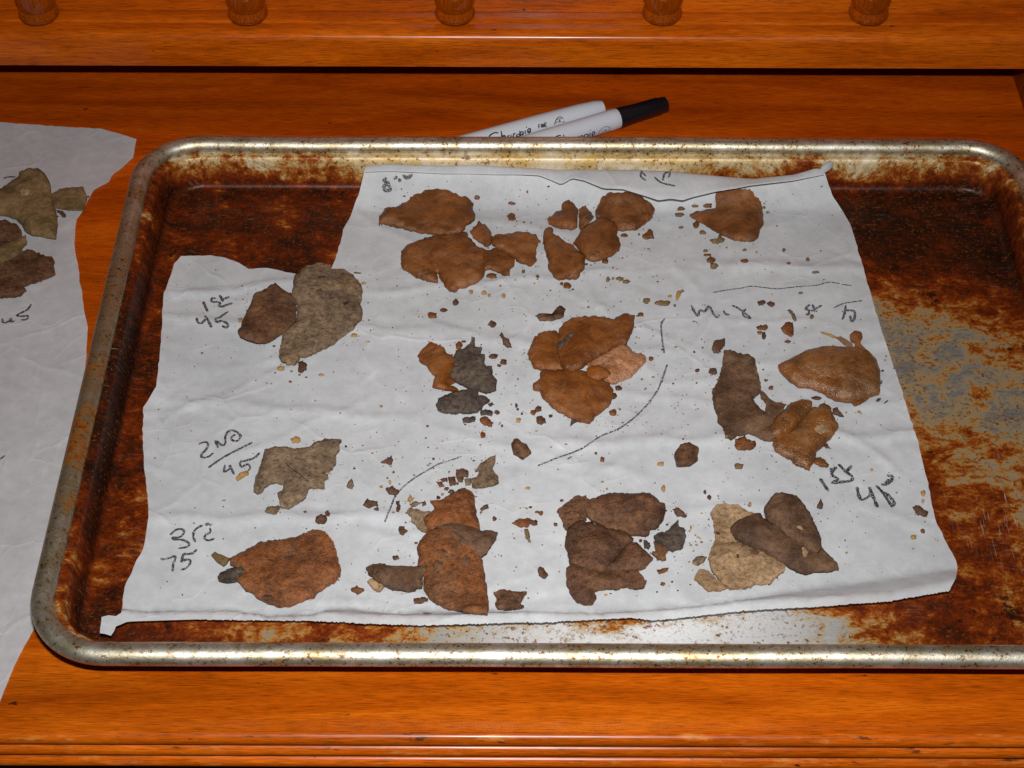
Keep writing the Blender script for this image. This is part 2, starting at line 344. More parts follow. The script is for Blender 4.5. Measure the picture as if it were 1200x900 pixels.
# ------------------------------------------------------------------ baking tray
TX0, TX1, TY0, TY1, TR = -0.1915, 0.2625, 0.4065, 0.7342, 0.034
TC = Vector(((TX0+TX1)/2, (TY0+TY1)/2, 0.0))
tray = thing('baking_tray', 'stained aluminium baking tray with rolled rim and burnt-on rusty brown grease', 'tray', TC)
def rr_loop(d, n=14):                                  # rounded rectangle inset by d from the outer edge, tray-local
    hx, hy_, r = (TX1-TX0)/2-d, (TY1-TY0)/2-d, max(0.004, TR-d); pts = []
    for cx, cy, a0 in ((hx-r, hy_-r, 0), (-hx+r, hy_-r, 90), (-hx+r, -hy_+r, 180), (hx-r, -hy_+r, 270)):
        for k in range(n+1):
            a = math.radians(a0+90*k/n); pts.append((cx+r*math.cos(a), cy+r*math.sin(a)))
    out = []                                          # extra points along straight sides
    for i, p in enumerate(pts):
        q = pts[(i+1) % len(pts)]; out.append(p); L = math.hypot(q[0]-p[0], q[1]-p[1])
        if L > 0.05:
            for k in range(1, 24): out.append((p[0]+(q[0]-p[0])*k/24, p[1]+(q[1]-p[1])*k/24))
    return out
def sweep(name, prof, mat, cap=None, closed=False, wob=0.0):
    vs = []; fs = []; n = None
    for d, z in prof:
        L = rr_loop(d); n = len(L); 
        for x, y in L:
            vs.append((x, y, z + wob*fbm((x, y, 0), 9, 2)))
    m = len(prof)
    for i in range(m if closed else m-1):
        j = (i+1) % m
        for k in range(n):
            fs.append((i*n+k, i*n+(k+1) % n, j*n+(k+1) % n, j*n+k))
    if cap: fs.append(tuple(range((m-1)*n, m*n)))
    me = mesh(name, vs, fs); recalc(me); o = link(name, me, mat, tray); return o
FZ = 0.0022                                           # inner floor level
RB = 0.0047; RZ = 0.0205
bead = [(RB+RB*math.cos(math.pi*2*k/20)*1.0, RZ+RB*0.92*math.sin(math.pi*2*k/20)) for k in range(20)]
sweep('rolled_rim', bead, M_rim, closed=True, wob=0.0006)
wallp = [(0.0082, 0.0190), (0.0092, 0.0190), (0.0108, 0.0188), (0.0120, 0.0184), (0.0128, 0.0176)]
for k in range(1, 6): wallp.append((0.0128+0.0036*k/6, 0.0176-0.0114*k/6))
for k in range(8):
    a = math.pi/2*k/7; wallp.append((0.0161+0.0036*(1-math.cos(a))+0.0, FZ+0.0042*(1-math.sin(a))))
sweep('pan_wall', wallp, M_wall)
L = rr_loop(0.0197); me = bpy.data.meshes.new('pan_floor'); bm = bmesh.new()
vs_ = [Vector(p) for p in L]; grid = [Vector((-0.2+0.4*i/40, -0.14+0.28*j/28)) for i in range(41) for j in range(29)]
r = delaunay_2d_cdt(vs_+grid, [], [list(range(len(L)))], 1, 1e-6)
me = mesh('pan_floor', [(v.x, v.y, FZ) for v in r[0]], [tuple(f) for f in r[2]]); recalc(me); link('pan_floor', me, M_floor, tray)
outp = [(0.0090, 0.0172), (0.0112, 0.0165), (0.0155, 0.0040), (0.0175, 0.0014), (0.0205, 0.0004)]
sweep('pan_underside', outp, M_wall, cap=True)

# ------------------------------------------------------------------ parchment sheet in the tray
YFF = TY1-0.0187                                      # where the floor meets the far wall
BOT = P('100,722 142,722 230,726 313,727 372,728 430,731 500,733 560,731 600,730 650,729 700,726 740,724 765,727 800,724 860,717 900,714 960,711 1010,707 1040,705 1080,698 1113,692')
CRE = P('100,714 142,719 230,718 272,718 297,721 318,725 367,723 385,716 407,714 430,718 475,722 487,720 520,721 570,719 650,720 700,721 780,716 850,709 900,701 960,690 1010,684 1080,674 1113,670')
BOTW = [(q.x, q.y) for q in (hz(x, y, FZ) for x, y in BOT)]; CREW = [(q.x, q.y) for q in (hz(x, y, FZ) for x, y in CRE)]
rnd = random.Random(11); CR = []
for k in range(95):
    p0 = Vector((rnd.uniform(-0.18, 0.22), rnd.uniform(0.43, 0.72))); a = rnd.gauss(0.0, 0.55) if rnd.random() < 0.7 else rnd.uniform(0, math.pi)
    ln = rnd.uniform(0.02, 0.11); d = Vector((math.cos(a), math.sin(a)))
    CR.append((p0-d*ln/2, d, ln, rnd.uniform(0.0018, 0.004), rnd.choice((1, 1, -0.6))*rnd.uniform(0.0002, 0.0007)))
for (x0, y0, x1, y1, wd, am) in ((185, 375, 560, 392, 5, .8), (180, 470, 470, 492, 5, .7), (175, 612, 480, 606, 5, .9), (470, 395, 800, 415, 5, .6), (830, 512, 1060, 470, 5, .6), (640, 522, 1080, 512, 5, .9), (780, 455, 1060, 395, 5, .5), (820, 312, 1010, 318, 6, .8), (200, 350, 420, 322, 4, .7), (930, 470, 1060, 560, 3.5, .8), (430, 345, 720, 320, 4, .6)):
    a, b = hz(x0, y0, FZ), hz(x1, y1, FZ); d = Vector((b.x-a.x, b.y-a.y)); ln = d.length; d.normalize()
    CR.append((Vector((a.x, a.y)), d, ln, wd*0.0009, am*0.0013))
def Zp(x, y, fine=True):
    z = FZ + 0.0009 + 0.0009*fbm((x, y, 0.3), 13, 2)
    if fine:
        for p0, d, ln, wd, am in CR:
            dx = x-p0.x; dy = y-p0.y; t = dx*d.x+dy*d.y
            if -0.01 < t < ln+0.01:
                s = abs(dx*d.y-dy*d.x + 0.0012*math.sin(t*160+ln*900))
                if s < wd:
                    e = min(1, (t+0.01)/0.02, (ln+0.01-t)/0.02); z += am*e*(1-s/wd)
        z += 0.00022*fbm((x, y, 1.0), 90, 3)
    t = y-(YFF-0.018)
    if t > 0: z += t*t/(t+0.008)
    yb_, yc_ = interp(BOTW, x), interp(CREW, x)
    if y < yc_: z += 0.0058*min(1.15, (yc_-y)/max(0.004, yc_-yb_))
    # left edge lifts a little off the pan
    lx = interp(LEFTW, y) if LEFTW else -9
    if x < lx+0.010: z += 0.0028*sstep((lx+0.010-x)/0.012)
    return max(z, FZ+0.0003)
LEFTW = []
LEFT = P('142,718 146,688 156,666 168,642 171,626 174,606 173,580 169,550 167,513 168,477 173,470 183,453 187,417 190,383 190,363 192,343 200,323 204,309 212,300')
LEFTW = sorted((q.y, q.x) for q in (hz(x, y, FZ) for x, y in LEFT))
FOLD = P('428,197 455,194 480,195 520,196 560,195 600,198 650,200 700,200 740,200 780,201 830,206 883,211.5 930,206.7 955,199 966,200')
RIGHTE = P('969,210 975,228 984,242 996,262 1003,284 1010,308 1018,336 1025,360 1031,380 1044,420 1056,454 1064,482 1074,512 1080,536 1086,560 1088,566 1092,592 1098,614 1108,634 1120,656 1122,666 1120,678 1113,692')
TAB = P('160,728 148,729 136,734 130,745 117,742 119,723 127,721 136,722')
TOPL = P('247,299 264,302 280,308 291,315 313,314 335,319 347,321 366,325 388,315 393,304 400,280 402,269 411,253 418,233 423,224')
def refine(pts, step, jit, seed, closed=True):         # resample a px outline and roughen it
    out = []; n = len(pts)
    for i in range(n if closed else n-1):
        a, b = Vector(pts[i]), Vector(pts[(i+1) % n]); L = (b-a).length; m = max(1, int(L/step)); nr = Vector((-(b-a).y, (b-a).x)).normalized() if L > 0 else Vector((0, 0))
        for k in range(m):
            q = a.lerp(b, k/m)
            if k: q += nr*jit*2.2*noise.noise(Vector((q.x*0.19, q.y*0.19, seed))) + nr*jit*1.7*noise.noise(Vector((q.x*0.6, q.y*0.6, seed+5)))
            out.append((q.x, q.y))
    return out
def sheet(name, outline, zf, step, mat, parent=None):
    W = [march(x, y, zf) for x, y in outline]
    pts = [Vector((q.x, q.y)) for q in W]; n = len(pts)
    xs = [p.x for p in pts]; ys = [p.y for p in pts]; inner = []
    x = min(xs)
    while x < max(xs):
        y = min(ys)
        while y < max(ys): inner.append(Vector((x+random.uniform(-.3, .3)*step, y+random.uniform(-.3, .3)*step))); y += step
        x += step
    r = delaunay_2d_cdt(pts+inner, [], [list(range(n))], 1, 1e-7)
    me = mesh(name, [(v.x, v.y, zf(v.x, v.y)) for v in r[0]], [tuple(f) for f in r[2]])
    bm = bmesh.new(); bm.from_mesh(me); bm.verts.ensure_lookup_table()
    for f in bm.faces:
        if f.normal.z < 0: f.normal_flip()
    bm.to_mesh(me); bm.free()
    return link(name, me, mat, parent)
main_out = FOLD + RIGHTE + BOT[:1:-1][1:] + TAB + LEFT + TOPL
def serrate(pts):
    q = refine(pts, 2.2, 0.5, 3.0, False); return [(x, y+(0.45 if i % 2 else -0.45)*(0.5+noise.noise(Vector((x*0.1, 0, 1))))) for i, (x, y) in enumerate(q)]
main_out = refine(FOLD + RIGHTE, 5, 0.5, 2.0, False) + serrate(BOT[:1:-1]) + refine(TAB + LEFT + TOPL, 5, 0.5, 2.0, False)
def thicken(o, t=0.00008):
    s = o.modifiers.new('thickness', 'SOLIDIFY'); s.thickness = t; s.offset = -1
paper = sheet('parchment_sheet', main_out, Zp, 0.0020, M_paper)
tag(paper, 'crumpled white parchment sheet with handwritten notes lying in the baking tray', 'paper')
def bvh_of(o): 
    me = o.data; return BVHTree.FromPolygons([o.matrix_world @ v.co for v in me.vertices], [tuple(p.vertices) for p in me.polygons])
# folded-back far edge of the sheet
FE = P('428,201 455,200 480,201 520,203 545,203 580,204 610,204 632,205 645,210 657.6,215.5 664,212 670.5,208 685,211 706.7,220 730,221 753,228 772,234 786,232 800,234 813,230 838,224 863,220 880,216.7 930,211 966,204')
FOLDW = [(x, y) for x, y in FOLD]
vs = []; fs = []; NS = 9; xs_ = [428+ (966-428)*i/130 for i in range(131)]
for x in xs_:
    f = march(x, interp(FOLDW, x)+0.4, Zp); e = march(x, interp(FE, x), lambda a, b: Zp(a, b, False), 0.0045+0.0065*sstep((x-560)/140)*sstep((985-x)/90)+0.001*noise.noise(Vector((x*.03, 0, 4))))
    lip = e + Vector((0, -0.0002, -0.0002))
    c1 = f + Vector((0, 0.0004, 0.0030)); c2 = e.lerp(f, 0.4) + Vector((0, 0, 0.0010))
    for k in range(NS):
        t = k/(NS-1); vs.append(f*(1-t)**3 + c1*3*t*(1-t)**2 + c2*3*t*t*(1-t) + e*t**3)
    vs.append(lip)
for i in range(len(xs_)-1):
    for k in range(NS): a = i*(NS+1)+k; fs.append((a, a+1, a+NS+2, a+NS+1))
me = mesh('folded_edge', vs, fs); recalc(me); flap = link('folded_edge', me, M_paper, paper)
# little rolled-up corner at the far right
cA, cB = march(961, 203, Zp, 0.004), march(977, 188, lambda a, b: FZ+0.014)
ax = (cB-cA); axn = ax.normalized(); s1 = axn.cross(Vector((0, -0.6, 0.8))).normalized(); s2 = axn.cross(s1).normalized(); vs = []; fs = []
for i in range(9):
    t = i/8; rad = 0.0022*math.sin(math.pi*(0.12+0.80*t))
    for k in range(13):
        a = 2*math.pi*k/12*0.58+2.2; vs.append(cA + ax*t + s1*rad*math.cos(a)*(1+0.1*k/12) + s2*rad*math.sin(a))
for i in range(8):
    for k in range(12): a = i*13+k; fs.append((a, a+1, a+14, a+13))
me = mesh('curled_corner', vs, fs); link('curled_corner', me, M_paper, paper)

# ------------------------------------------------------------------ the second sheet, on the desk at the left
SIDE = P('-230,128 -100,136 0,143 40,146 80,149 120,151 138,156 160,163 158,172 156,185 145,195 131,206 128,213 110,223 103,235 97,247 90,257 88,270 87,285 89,300 93,320 93,330 96,340 98,360 101,375 103,385 102,400 100,430 92,500 75,590 58,670 42,733 28,758 15,785 0,822 -20,850 -230,850')
SR = random.Random(5); SCR = []
for k in range(22):
    SCR.append((Vector((SR.uniform(-0.33, -0.2), SR.uniform(0.42, 0.74))), SR.uniform(0, 3.1), SR.uniform(0.03, 0.09), SR.uniform(0.004, 0.009), SR.uniform(-0.0005, 0.0008)))
def Zs(x, y, fine=True):
    z = 0.0009 + 0.0006*fbm((x, y, 4.0), 14, 2)
    for p0, a, ln, wd, am in SCR:
        dx, dy = x-p0.x, y-p0.y; t = dx*math.cos(a)+dy*math.sin(a)
        if abs(t) < ln/2:
            s = abs(dx*math.sin(a)-dy*math.cos(a))
            if s < wd: z += am*(1-s/wd)*min(1, (ln/2-abs(t))/0.01)
    if x > -0.205: z = min(z, 0.0014)
    return max(z, 0.0004)
side = sheet('parchment_sheet', refine(SIDE, 5, 0.35, 8.0), Zs, 0.004, M_paper2)
tag(side, 'white parchment sheet lying on the desk left of the tray, its right edge torn unevenly', 'paper')
B_MAIN, B_SIDE, B_FLAP = bvh_of(paper), bvh_of(side), bvh_of(flap)

# ------------------------------------------------------------------ handwriting
def catmull(pts, step):
    if len(pts) == 2: pts = [pts[0], ((pts[0][0]+pts[1][0])/2, (pts[0][1]+pts[1][1])/2), pts[1]]
    p = [Vector(q) for q in pts]; p = [p[0]*2-p[1]]+p+[p[-1]*2-p[-2]]; out = []
    for i in range(1, len(p)-2):
        m = max(2, int((p[i+1]-p[i]).length/step))
        for k in range(m):
            t = k/m; a, b, c, d = p[i-1:i+3]
            out.append(0.5*((2*b)+(c-a)*t+(2*a-5*b+4*c-d)*t*t+(3*b-a-3*c+d)*t**3))
    out.append(p[-2]); return out
def ribbons(name, strokes, wpx, bvhs, mat, parent, off=0.00013, label=None):
    vs = []; fs = []
    for si, st in enumerate(strokes):
        pts = catmull(st, 0.8); W = []
        for q in pts:
            d = ray(q.x, q.y).normalized(); best = None
            for b in bvhs:
                h = b.ray_cast(CAM, d)
                if h[0] is not None and (best is None or h[3] < best[3]): best = h
            if best is None: W.append(None)
            else:
                nn = best[1] if best[1].dot(d) < 0 else -best[1]; W.append((best[0], nn))
        base = None
        for i, wv in enumerate(W):
            if wv is None: base = None; continue
            p, nn = wv; a = W[max(0, i-1)] or wv; b = W[min(len(W)-1, i+1)] or wv; t = (b[0]-a[0])
            if t.length < 1e-9: continue
            sd = t.cross(nn).normalized(); px2m = (p-CAM).dot(FWD)/FPX
            ww = wpx*px2m*0.70*(0.85+0.35*noise.noise(Vector((i*0.21, si*3.1, len(st)))))
            e = min(i, len(W)-1-i); ww *= 0.55+0.45*min(1, e/2)
            o_ = nn*(off+0.000012*si); k = len(vs); vs += [p+sd*ww+o_, p-sd*ww+o_]
            if base is not None: fs.append((base, base+1, k+1, k))
            base = k
    me = mesh(name, vs, fs); o = link(name, me, mat, parent)
    if label: o['label'] = label
    return o
def S(ox, oy, s, *ts): return [crop(ox, oy, s, P(t)) for t in ts]
both = [B_MAIN, B_FLAP]
ribbons('handwriting', S(200, 330, 10, '380 235 405 290 435 355', '530 200 490 195 475 225 500 240 545 240 580 252 562 288', '570 160 600 200 612 240', '690 180 650 195 618 215', '550 285 600 295 660 275 725 255', '305 425 315 470 345 490 385 470 408 440', '400 400 440 460 480 540', '680 350 620 390 570 425 522 435', '520 438 542 474 590 465 640 480 675 510 650 540 600 520'), 2.7, both, M_ink, paper, label='note reading 1st 45 at the left')
ribbons('handwriting', S(220, 490, 6, '75 185 115 170 145 180 130 220 95 260 110 280 150 270 180 245', '215 210 195 160 240 190 262 185 265 130 285 95 320 88 360 110 370 135 350 160 320 160 305 140 335 115', '145 350 200 310 290 255 370 215 455 172', '262 330 258 378 300 352 294 332 325 395', '505 245 470 280 410 300 365 310', '365 312 378 345 420 325 440 350 425 372'), 2.5, both, M_ink, paper, label='note reading 2ND 45 with a line between')
ribbons('handwriting', S(170, 600, 10, '295 270 350 220 410 200 455 220 445 265 390 300 325 300 345 325 420 325 480 345 520 375 490 410 390 430', '590 355 565 290 580 220 620 185 680 155', '760 185 765 240 710 270 700 310 740 335 815 315', '180 550 230 555 290 540 340 520 355 545 330 620 325 700', '605 440 560 485 490 495 450 490', '450 490 440 530 430 585 480 560 530 570 520 620 480 660 420 685'), 2.5, both, M_ink, paper, label='note reading 3rd 75')
ribbons('handwriting', S(170, 600, 10, '700 150 740 145 790 153'), 3.2, both, M_ink_line, paper, off=0.0002, label='dark dot over the letter d')
ribbons('handwriting', S(790, 300, 5, '100 290 120 330 140 350 150 320 180 325 205 295 230 340 250 360 265 345', '290 320 300 340 325 345', '340 290 380 310 420 340 445 365 410 355 405 330 420 310', '685 320 698 342 710 370', '795 285 770 310 790 320 785 345 770 340', '810 285 820 310 835 330', '865 290 830 310', '800 320 840 325', '1005 290 1000 330 985 375', '1005 320 1055 325 1055 370 1040 385 1030 350'), 2.6, both, M_ink_faint, paper, label='smudged note reading Mix 1st T5')
ribbons('ruled_line', S(790, 300, 5, '935 305 990 280 1050 270 1105 262'), 1.6, both, M_ink_line, paper)
ribbons('ruled_line', S(790, 300, 5, '225 215 290 203 350 195 400 188 450 178 520 185 600 193 680 185 750 178 840 172 900 155 970 162', '980 167 1010 170 1040 175'), 1.5, both, M_ink_line, paper)
ribbons('handwriting', S(920, 500, 6, '245 365 275 410 305 455', '325 290 330 340 370 370 325 400', '360 282 332 325', '375 265 430 320 470 350 465 380 400 390 340 400', '470 275 430 320', '505 425 520 490 545 515 600 480 592 425', '592 425 612 475 650 570', '640 415 690 470 755 570', '752 565 766 535 722 480 690 465', '715 345 750 350 748 380 715 405 675 410', '735 372 700 402'), 3.4, both, M_ink, paper, label='note reading 1st 45 at the right')
ribbons('handwriting', S(430, 190, 6, '140 110 120 130 148 150 120 170 130 200 162 192 150 152', '190 120 215 100', '225 115 235 140', '250 90 285 110 320 85'), 3.6, both, M_ink, paper, label='illegible blotted mark at the far edge')
ribbons('handwriting', S(600, 190, 6, '915 60 905 100 940 130', '920 75 940 100', '1060 130 1075 80 1110 75 1100 110', '1000 105 1050 145 1150 170'), 2.2, both, M_ink_faint, paper, label='faint writing showing through the folded edge')
ribbons('ruled_line', S(600, 350, 6, '1075 140 1050 180 1055 280 1070 385'), 1.9, both, M_ink_line, paper)
ribbons('ruled_line', S(400, 300, 3, '1146 382 1110 475 1050 550 980 605 910 635 840 680 760 710 690 738', '795 715 812 704'), 2.0, both, M_ink_line, paper)
ribbons('ruled_line', S(420, 510, 6, '725 150 640 180 560 205 500 240 430 280 370 320 310 370 260 430 230 500 205 560 185 612'), 1.9, both, M_ink_line, paper)
ribbons('handwriting', S(0, 340, 6, '15 200 25 230 60 220 75 200 80 225 105 215', '222 100 190 140 140 165 120 180 160 185 195 180 190 205 145 212'), 2.3, [B_SIDE], M_ink, side, label='note ending in 45')
ribbons('handwriting', [P('-4 541 6 534')], 2.3, [B_SIDE], M_ink, side)
ribbons('handwriting', S(0, 180, 6, '25 175 60 165 110 165'), 2.3, [B_SIDE], M_ink, side)

# ------------------------------------------------------------------ dried flakes
FLAKES = []
def inside(poly, x, y):
    c = False; j = len(poly)-1
    for i in range(len(poly)):
        xi, yi = poly[i]; xj, yj = poly[j]
        if (yi > y) != (yj > y) and x < (xj-xi)*(y-yi)/(yj-yi)+xi: c = not c
        j = i
    return c
def edge_dist(poly, x, y):
    best = 9
    for i in range(len(poly)):
        ax, ay = poly[i]; bx, by = poly[i-1]; dx, dy = bx-ax, by-ay; L = dx*dx+dy*dy
        t = 0 if L == 0 else max(0, min(1, ((x-ax)*dx+(y-ay)*dy)/L)); d = math.hypot(x-ax-t*dx, y-ay-t*dy)
        if d < best: best = d
    return best
def flake_mesh(poly_px, zf, level, thick, dome, seed, jit=1.0, step=1.5, grid=0.0015, tilt=(0, 0)):
    px = refine(poly_px, step*1.6, jit, seed)
    W = [march(x, y, lambda a, b: zf(a, b), level+thick*0.6) for x, y in px]
    poly = [(p.x, p.y) for p in W]; n = len(poly)
    xs = [p[0] for p in poly]; ys = [p[1] for p in poly]; cx, cy = sum(xs)/n, sum(ys)/n
    inner = []; x = min(xs)
    while x < max(xs):
        y = min(ys)
        while y < max(ys):
            q = (x+random.uniform(-.35, .35)*grid, y+random.uniform(-.35, .35)*grid)
            if inside(poly, *q) and edge_dist(poly, *q) > grid*0.45: inner.append(q)
            y += grid
        x += grid
    r = delaunay_2d_cdt([Vector(p) for p in poly+inner], [], [list(range(n))], 1, 1e-8)
    ua = seed*2.4; ud = (math.cos(ua), math.sin(ua)); half = max(0.004, max(abs((p[0]-cx)*ud[0]+(p[1]-cy)*ud[1]) for p in poly)); curl = min(0.0034, half*0.17)*(0.55+0.45*math.sin(seed*5.1))
    V2 = r[0]; F2 = [tuple(f) for f in r[2]]; nv = len(V2); vs = []; bot = []
    for i, v in enumerate(V2):
        x, y = v.x, v.y; d = edge_dist(poly, x, y); e = sstep(d/0.0022)
        base = zf(x, y) + level + max(0.0, tilt[0]*(x-cx)+tilt[1]*(y-cy))
        rel = 0.0008*fbm((x, y, seed), 150, 3) + 0.0013*fbm((x, y, seed+3), 42, 2)
        cu = ((x-cx)*ud[0]+(y-cy)*ud[1])/half; base += curl*cu*cu*abs(cu)
        h = thick*(0.62+0.38*e) + dome*min(1, (d/0.012))**0.7 + rel*(0.35+0.65*e)
        vs.append((x-cx, y-cy, base+max(0.0005, h))); bot.append((x-cx, y-cy, base+0.0001))
    fs = []
    for f in F2:
        a, b, c = (Vector(vs[i]) for i in f[:3])
        if (b-a).cross(c-a).z < 0: f = f[::-1]
        fs.append(f); fs.append(tuple(i+nv for i in f[::-1]))
    ed = {}
    for f in fs[0::2]:
        for i in range(len(f)):
            k = (f[i], f[(i+1) % len(f)]); ed[k] = ed.get(k, 0)+1
    for (a, b) in list(ed):
        if (b, a) not in ed: fs.append((b, a, a+nv, b+nv))
    me = mesh('dried_flake', vs+bot, fs); return me, (cx, cy)
def flake(label, kind, cr, txt, level=0, thick=1.6, dome=0.6, jit=0.7, zf=Zp, tilt=(0, 0), group=None, name='dried_flake', cat='flake'):
    seed = len(FLAKES)*1.37+1
    poly = crop(*cr, P(txt)) if cr else P(txt)
    me, (cx, cy) = flake_mesh(poly, (lambda a, b: zf(a, b, False)+0.0003), level*0.00125, thick*0.00135, dome*0.0020, seed, jit, tilt=tilt)
    o = link(name, me, flake_mat(kind, round(seed % 7, 2)), None, (cx, cy, 0)); sharp(o, 60)
    tag(o, label, cat, group)
    a = sum(p[0] for p in poly)/len(poly); b = sum(p[1] for p in poly)/len(poly)
    FLAKES.append((a, b, o)); return o
R1 = (430, 190, 6); R2 = (600, 190, 6); R3 = (780, 190, 6); R4 = (260, 290, 6); R5 = (470, 350, 6); R6 = (600, 350, 6); R7 = (820, 370, 6); R8 = (860, 420, 6)
R9 = (220, 490, 6); R10 = (230, 590, 6); R11 = (420, 510, 6); R12 = (420, 590, 6); R13 = (620, 560, 6); R14 = (790, 560, 6); R15 = (920, 500, 6); R16 = (0, 180, 6); RM = (790, 300, 5); RR = (960, 380, 5); RC = (400, 300, 3)
# far row, left cluster
flake('big brown rounded flake with a notched lower edge, largest of the far left cluster', 'brown', R1, '240 630 300 575 380 545 470 515 560 505 640 490 700 490 720 530 760 570 800 605 835 640 830 700 835 750 820 800 760 850 700 875 640 885 630 902 580 898 540 850 515 810 495 770 500 840 440 830 380 810 330 790 290 760 245 735 238 680', 0, 1.8, 1.0)
flake('brown teardrop flake pointing left, topmost of the far left cluster', 'brown', R1, '85 405 125 340 200 325 260 290 300 265 330 230 420 190 500 185 580 200 640 230 665 245 690 238 720 262 750 295 745 340 762 375 755 410 730 430 700 440 690 470 640 500 560 510 490 500 380 490 280 465 180 440 85 425', 0.9, 1.6, 1.0)
flake('brown ragged lobe on the right side of the big notched flake', 'brown', R1, '800 610 850 625 920 600 1000 640 1040 690 1035 730 1000 755 1005 800 970 795 920 770 860 745 820 755', 0.5, 1.3, 0.5)
flake('small brown pointed flake between the teardrop flake and the folded flake', 'brown', R1, '725 490 760 455 790 415 830 435 860 470 890 530 870 580 840 590 800 560 745 525', 0.2, 1.4, 0.4)
flake('orange-brown folded flake at the right end of the far left cluster', 'brown', R1, '870 560 910 525 980 510 1060 487 1130 490 1190 510 1222 560 1200 560 1190 620 1195 690 1160 722 1100 705 1050 685 1010 640 930 610 880 590', 0.9, 1.5, 0.8)
# far row, middle cluster
flake('small brown flake with a peaked top, left in the far middle cluster', 'brown', R2, '250 410 290 370 310 345 350 335 355 290 400 265 440 300 465 335 460 450 410 470 330 455 260 435', 0, 1.6, 0.6)
flake('narrow brown sliver with a grey spot in the far middle cluster', 'brown', R2, '470 330 510 310 560 355 575 385 540 430 500 460 480 470 468 450', 0, 1.3, 0.3)
flake('rounded brown flake under the folded paper edge, right in the far middle cluster', 'brown', R2, '585 365 600 310 640 240 680 215 760 215 830 210 900 240 960 285 1005 335 990 380 930 430 880 465 800 470 745 470 720 420 640 395 590 390', 0, 1.7, 0.8)
flake('brown shield-shaped flake in the centre of the far middle cluster', 'brown', R2, '430 565 470 510 490 470 560 420 600 395 660 390 720 420 745 470 740 520 765 575 755 610 700 650 620 680 580 690 530 675 480 620', 1.0, 1.6, 0.7)
flake('brown wedge flake with a knobbed tip, lowest of the far middle cluster', 'brown', R2, '220 510 235 470 265 458 290 475 285 500 350 540 420 575 480 630 515 660 510 740 480 770 470 800 440 815 380 810 330 822 290 795 255 740 252 680 235 620 218 560', 0.2, 1.7, 0.9)
flake('light brown fan-shaped flake tucked under the folded paper edge at far right', 'brown', R3, '355 205 470 190 590 195 620 230 670 290 680 350 690 430 660 470 655 520 620 545 560 550 470 535 400 510 350 480 280 435 220 405 170 370 210 345 290 325 350 320 355 270', 0, 1.7, 0.9)
# by the left note
flake('large pale grey-brown flake beside the left 1st 45 note', 'grey', R4, '490 320 510 200 560 160 610 125 700 115 765 130 770 155 860 160 910 195 960 240 985 290 985 340 970 390 990 450 970 510 930 560 880 590 830 630 790 670 710 705 660 740 600 765 550 770 530 810 510 835 460 835 430 820 403 780 410 700 430 610 470 570 520 520 530 400', 0, 1.8, 0.7)
flake('dark brown angular flake overlapping the large pale grey-brown flake', 'umber', R4, '115 610 150 510 190 420 230 330 300 305 380 278 420 310 470 340 515 370 525 420 520 510 470 560 410 605 350 650 300 680 260 685 180 670 130 645', 0.8, 1.8, 0.8, 0.5)
# centre left
flake('orange lobed flake left in the small cluster at the centre', 'orange', R5, '115 400 150 360 205 325 250 340 300 360 330 400 370 420 390 480 360 540 385 580 350 600 320 615 380 625 405 650 370 660 300 650 220 630 230 575 240 545 200 500 160 455 125 430', 0, 1.4, 0.7)
flake('dark grey jagged-edged flake right in the small cluster at the centre', 'slate', R5, '360 420 385 365 450 350 480 330 495 295 520 300 520 345 570 350 560 390 590 395 585 450 600 470 640 470 640 530 675 570 670 640 640 650 600 670 560 655 530 640 470 630 400 590 350 545 345 495 385 460', 0.7, 1.6, 0.8)
flake('dark grey oval flake lowest in the small cluster at the centre', 'slate', R5, '243 740 260 700 310 675 400 655 470 642 540 642 545 680 600 690 625 710 580 740 570 770 540 790 460 800 370 805 290 795 255 775', 0, 1.7, 0.8)
# centre rosette
flake('rounded orange-brown flake at the left of the overlapping centre cluster', 'orange', R6, '110 385 130 330 160 265 230 235 310 230 340 260 350 350 360 400 380 480 360 510 280 508 210 500 150 480 135 440', 0, 1.6, 0.8)
flake('pinkish glittering flake at the right of the overlapping centre cluster', 'pink', R6, '520 450 620 400 700 345 760 315 810 330 860 375 905 375 945 410 930 450 880 500 840 545 780 570 710 595 690 590 600 560', 0, 1.6, 0.6)
flake('large orange-brown flake nearest the camera in the overlapping centre cluster', 'orange', R6, '205 510 240 498 340 500 440 495 520 510 560 560 640 575 690 590 715 640 700 710 680 750 640 780 580 830 550 870 480 860 420 830 350 795 280 755 230 700 195 640 145 625 150 595 195 565', 0.5, 1.7, 0.9)
flake('orange-brown flake with a dark tail pointing right on top of the centre cluster', 'orange', R6, '330 215 370 170 470 135 590 125 680 135 720 145 760 120 800 103 865 115 860 180 830 260 810 310 760 320 700 350 620 400 540 440 500 480 440 500 370 495 340 460 330 400 310 330 330 270', 1.6, 1.7, 0.9)
flake('small orange-brown knob lying in the middle of the centre cluster', 'orange', R6, '525 495 560 470 620 470 680 505 700 530 670 550 610 580 560 560 525 530', 2.2, 1.5, 1.0)
flake('grey sliver poking out below the centre cluster', 'slate', R6, '420 830 455 828 467 855 440 868 408 892 414 862', 0.1, 0.9, 0.2, 0.3)
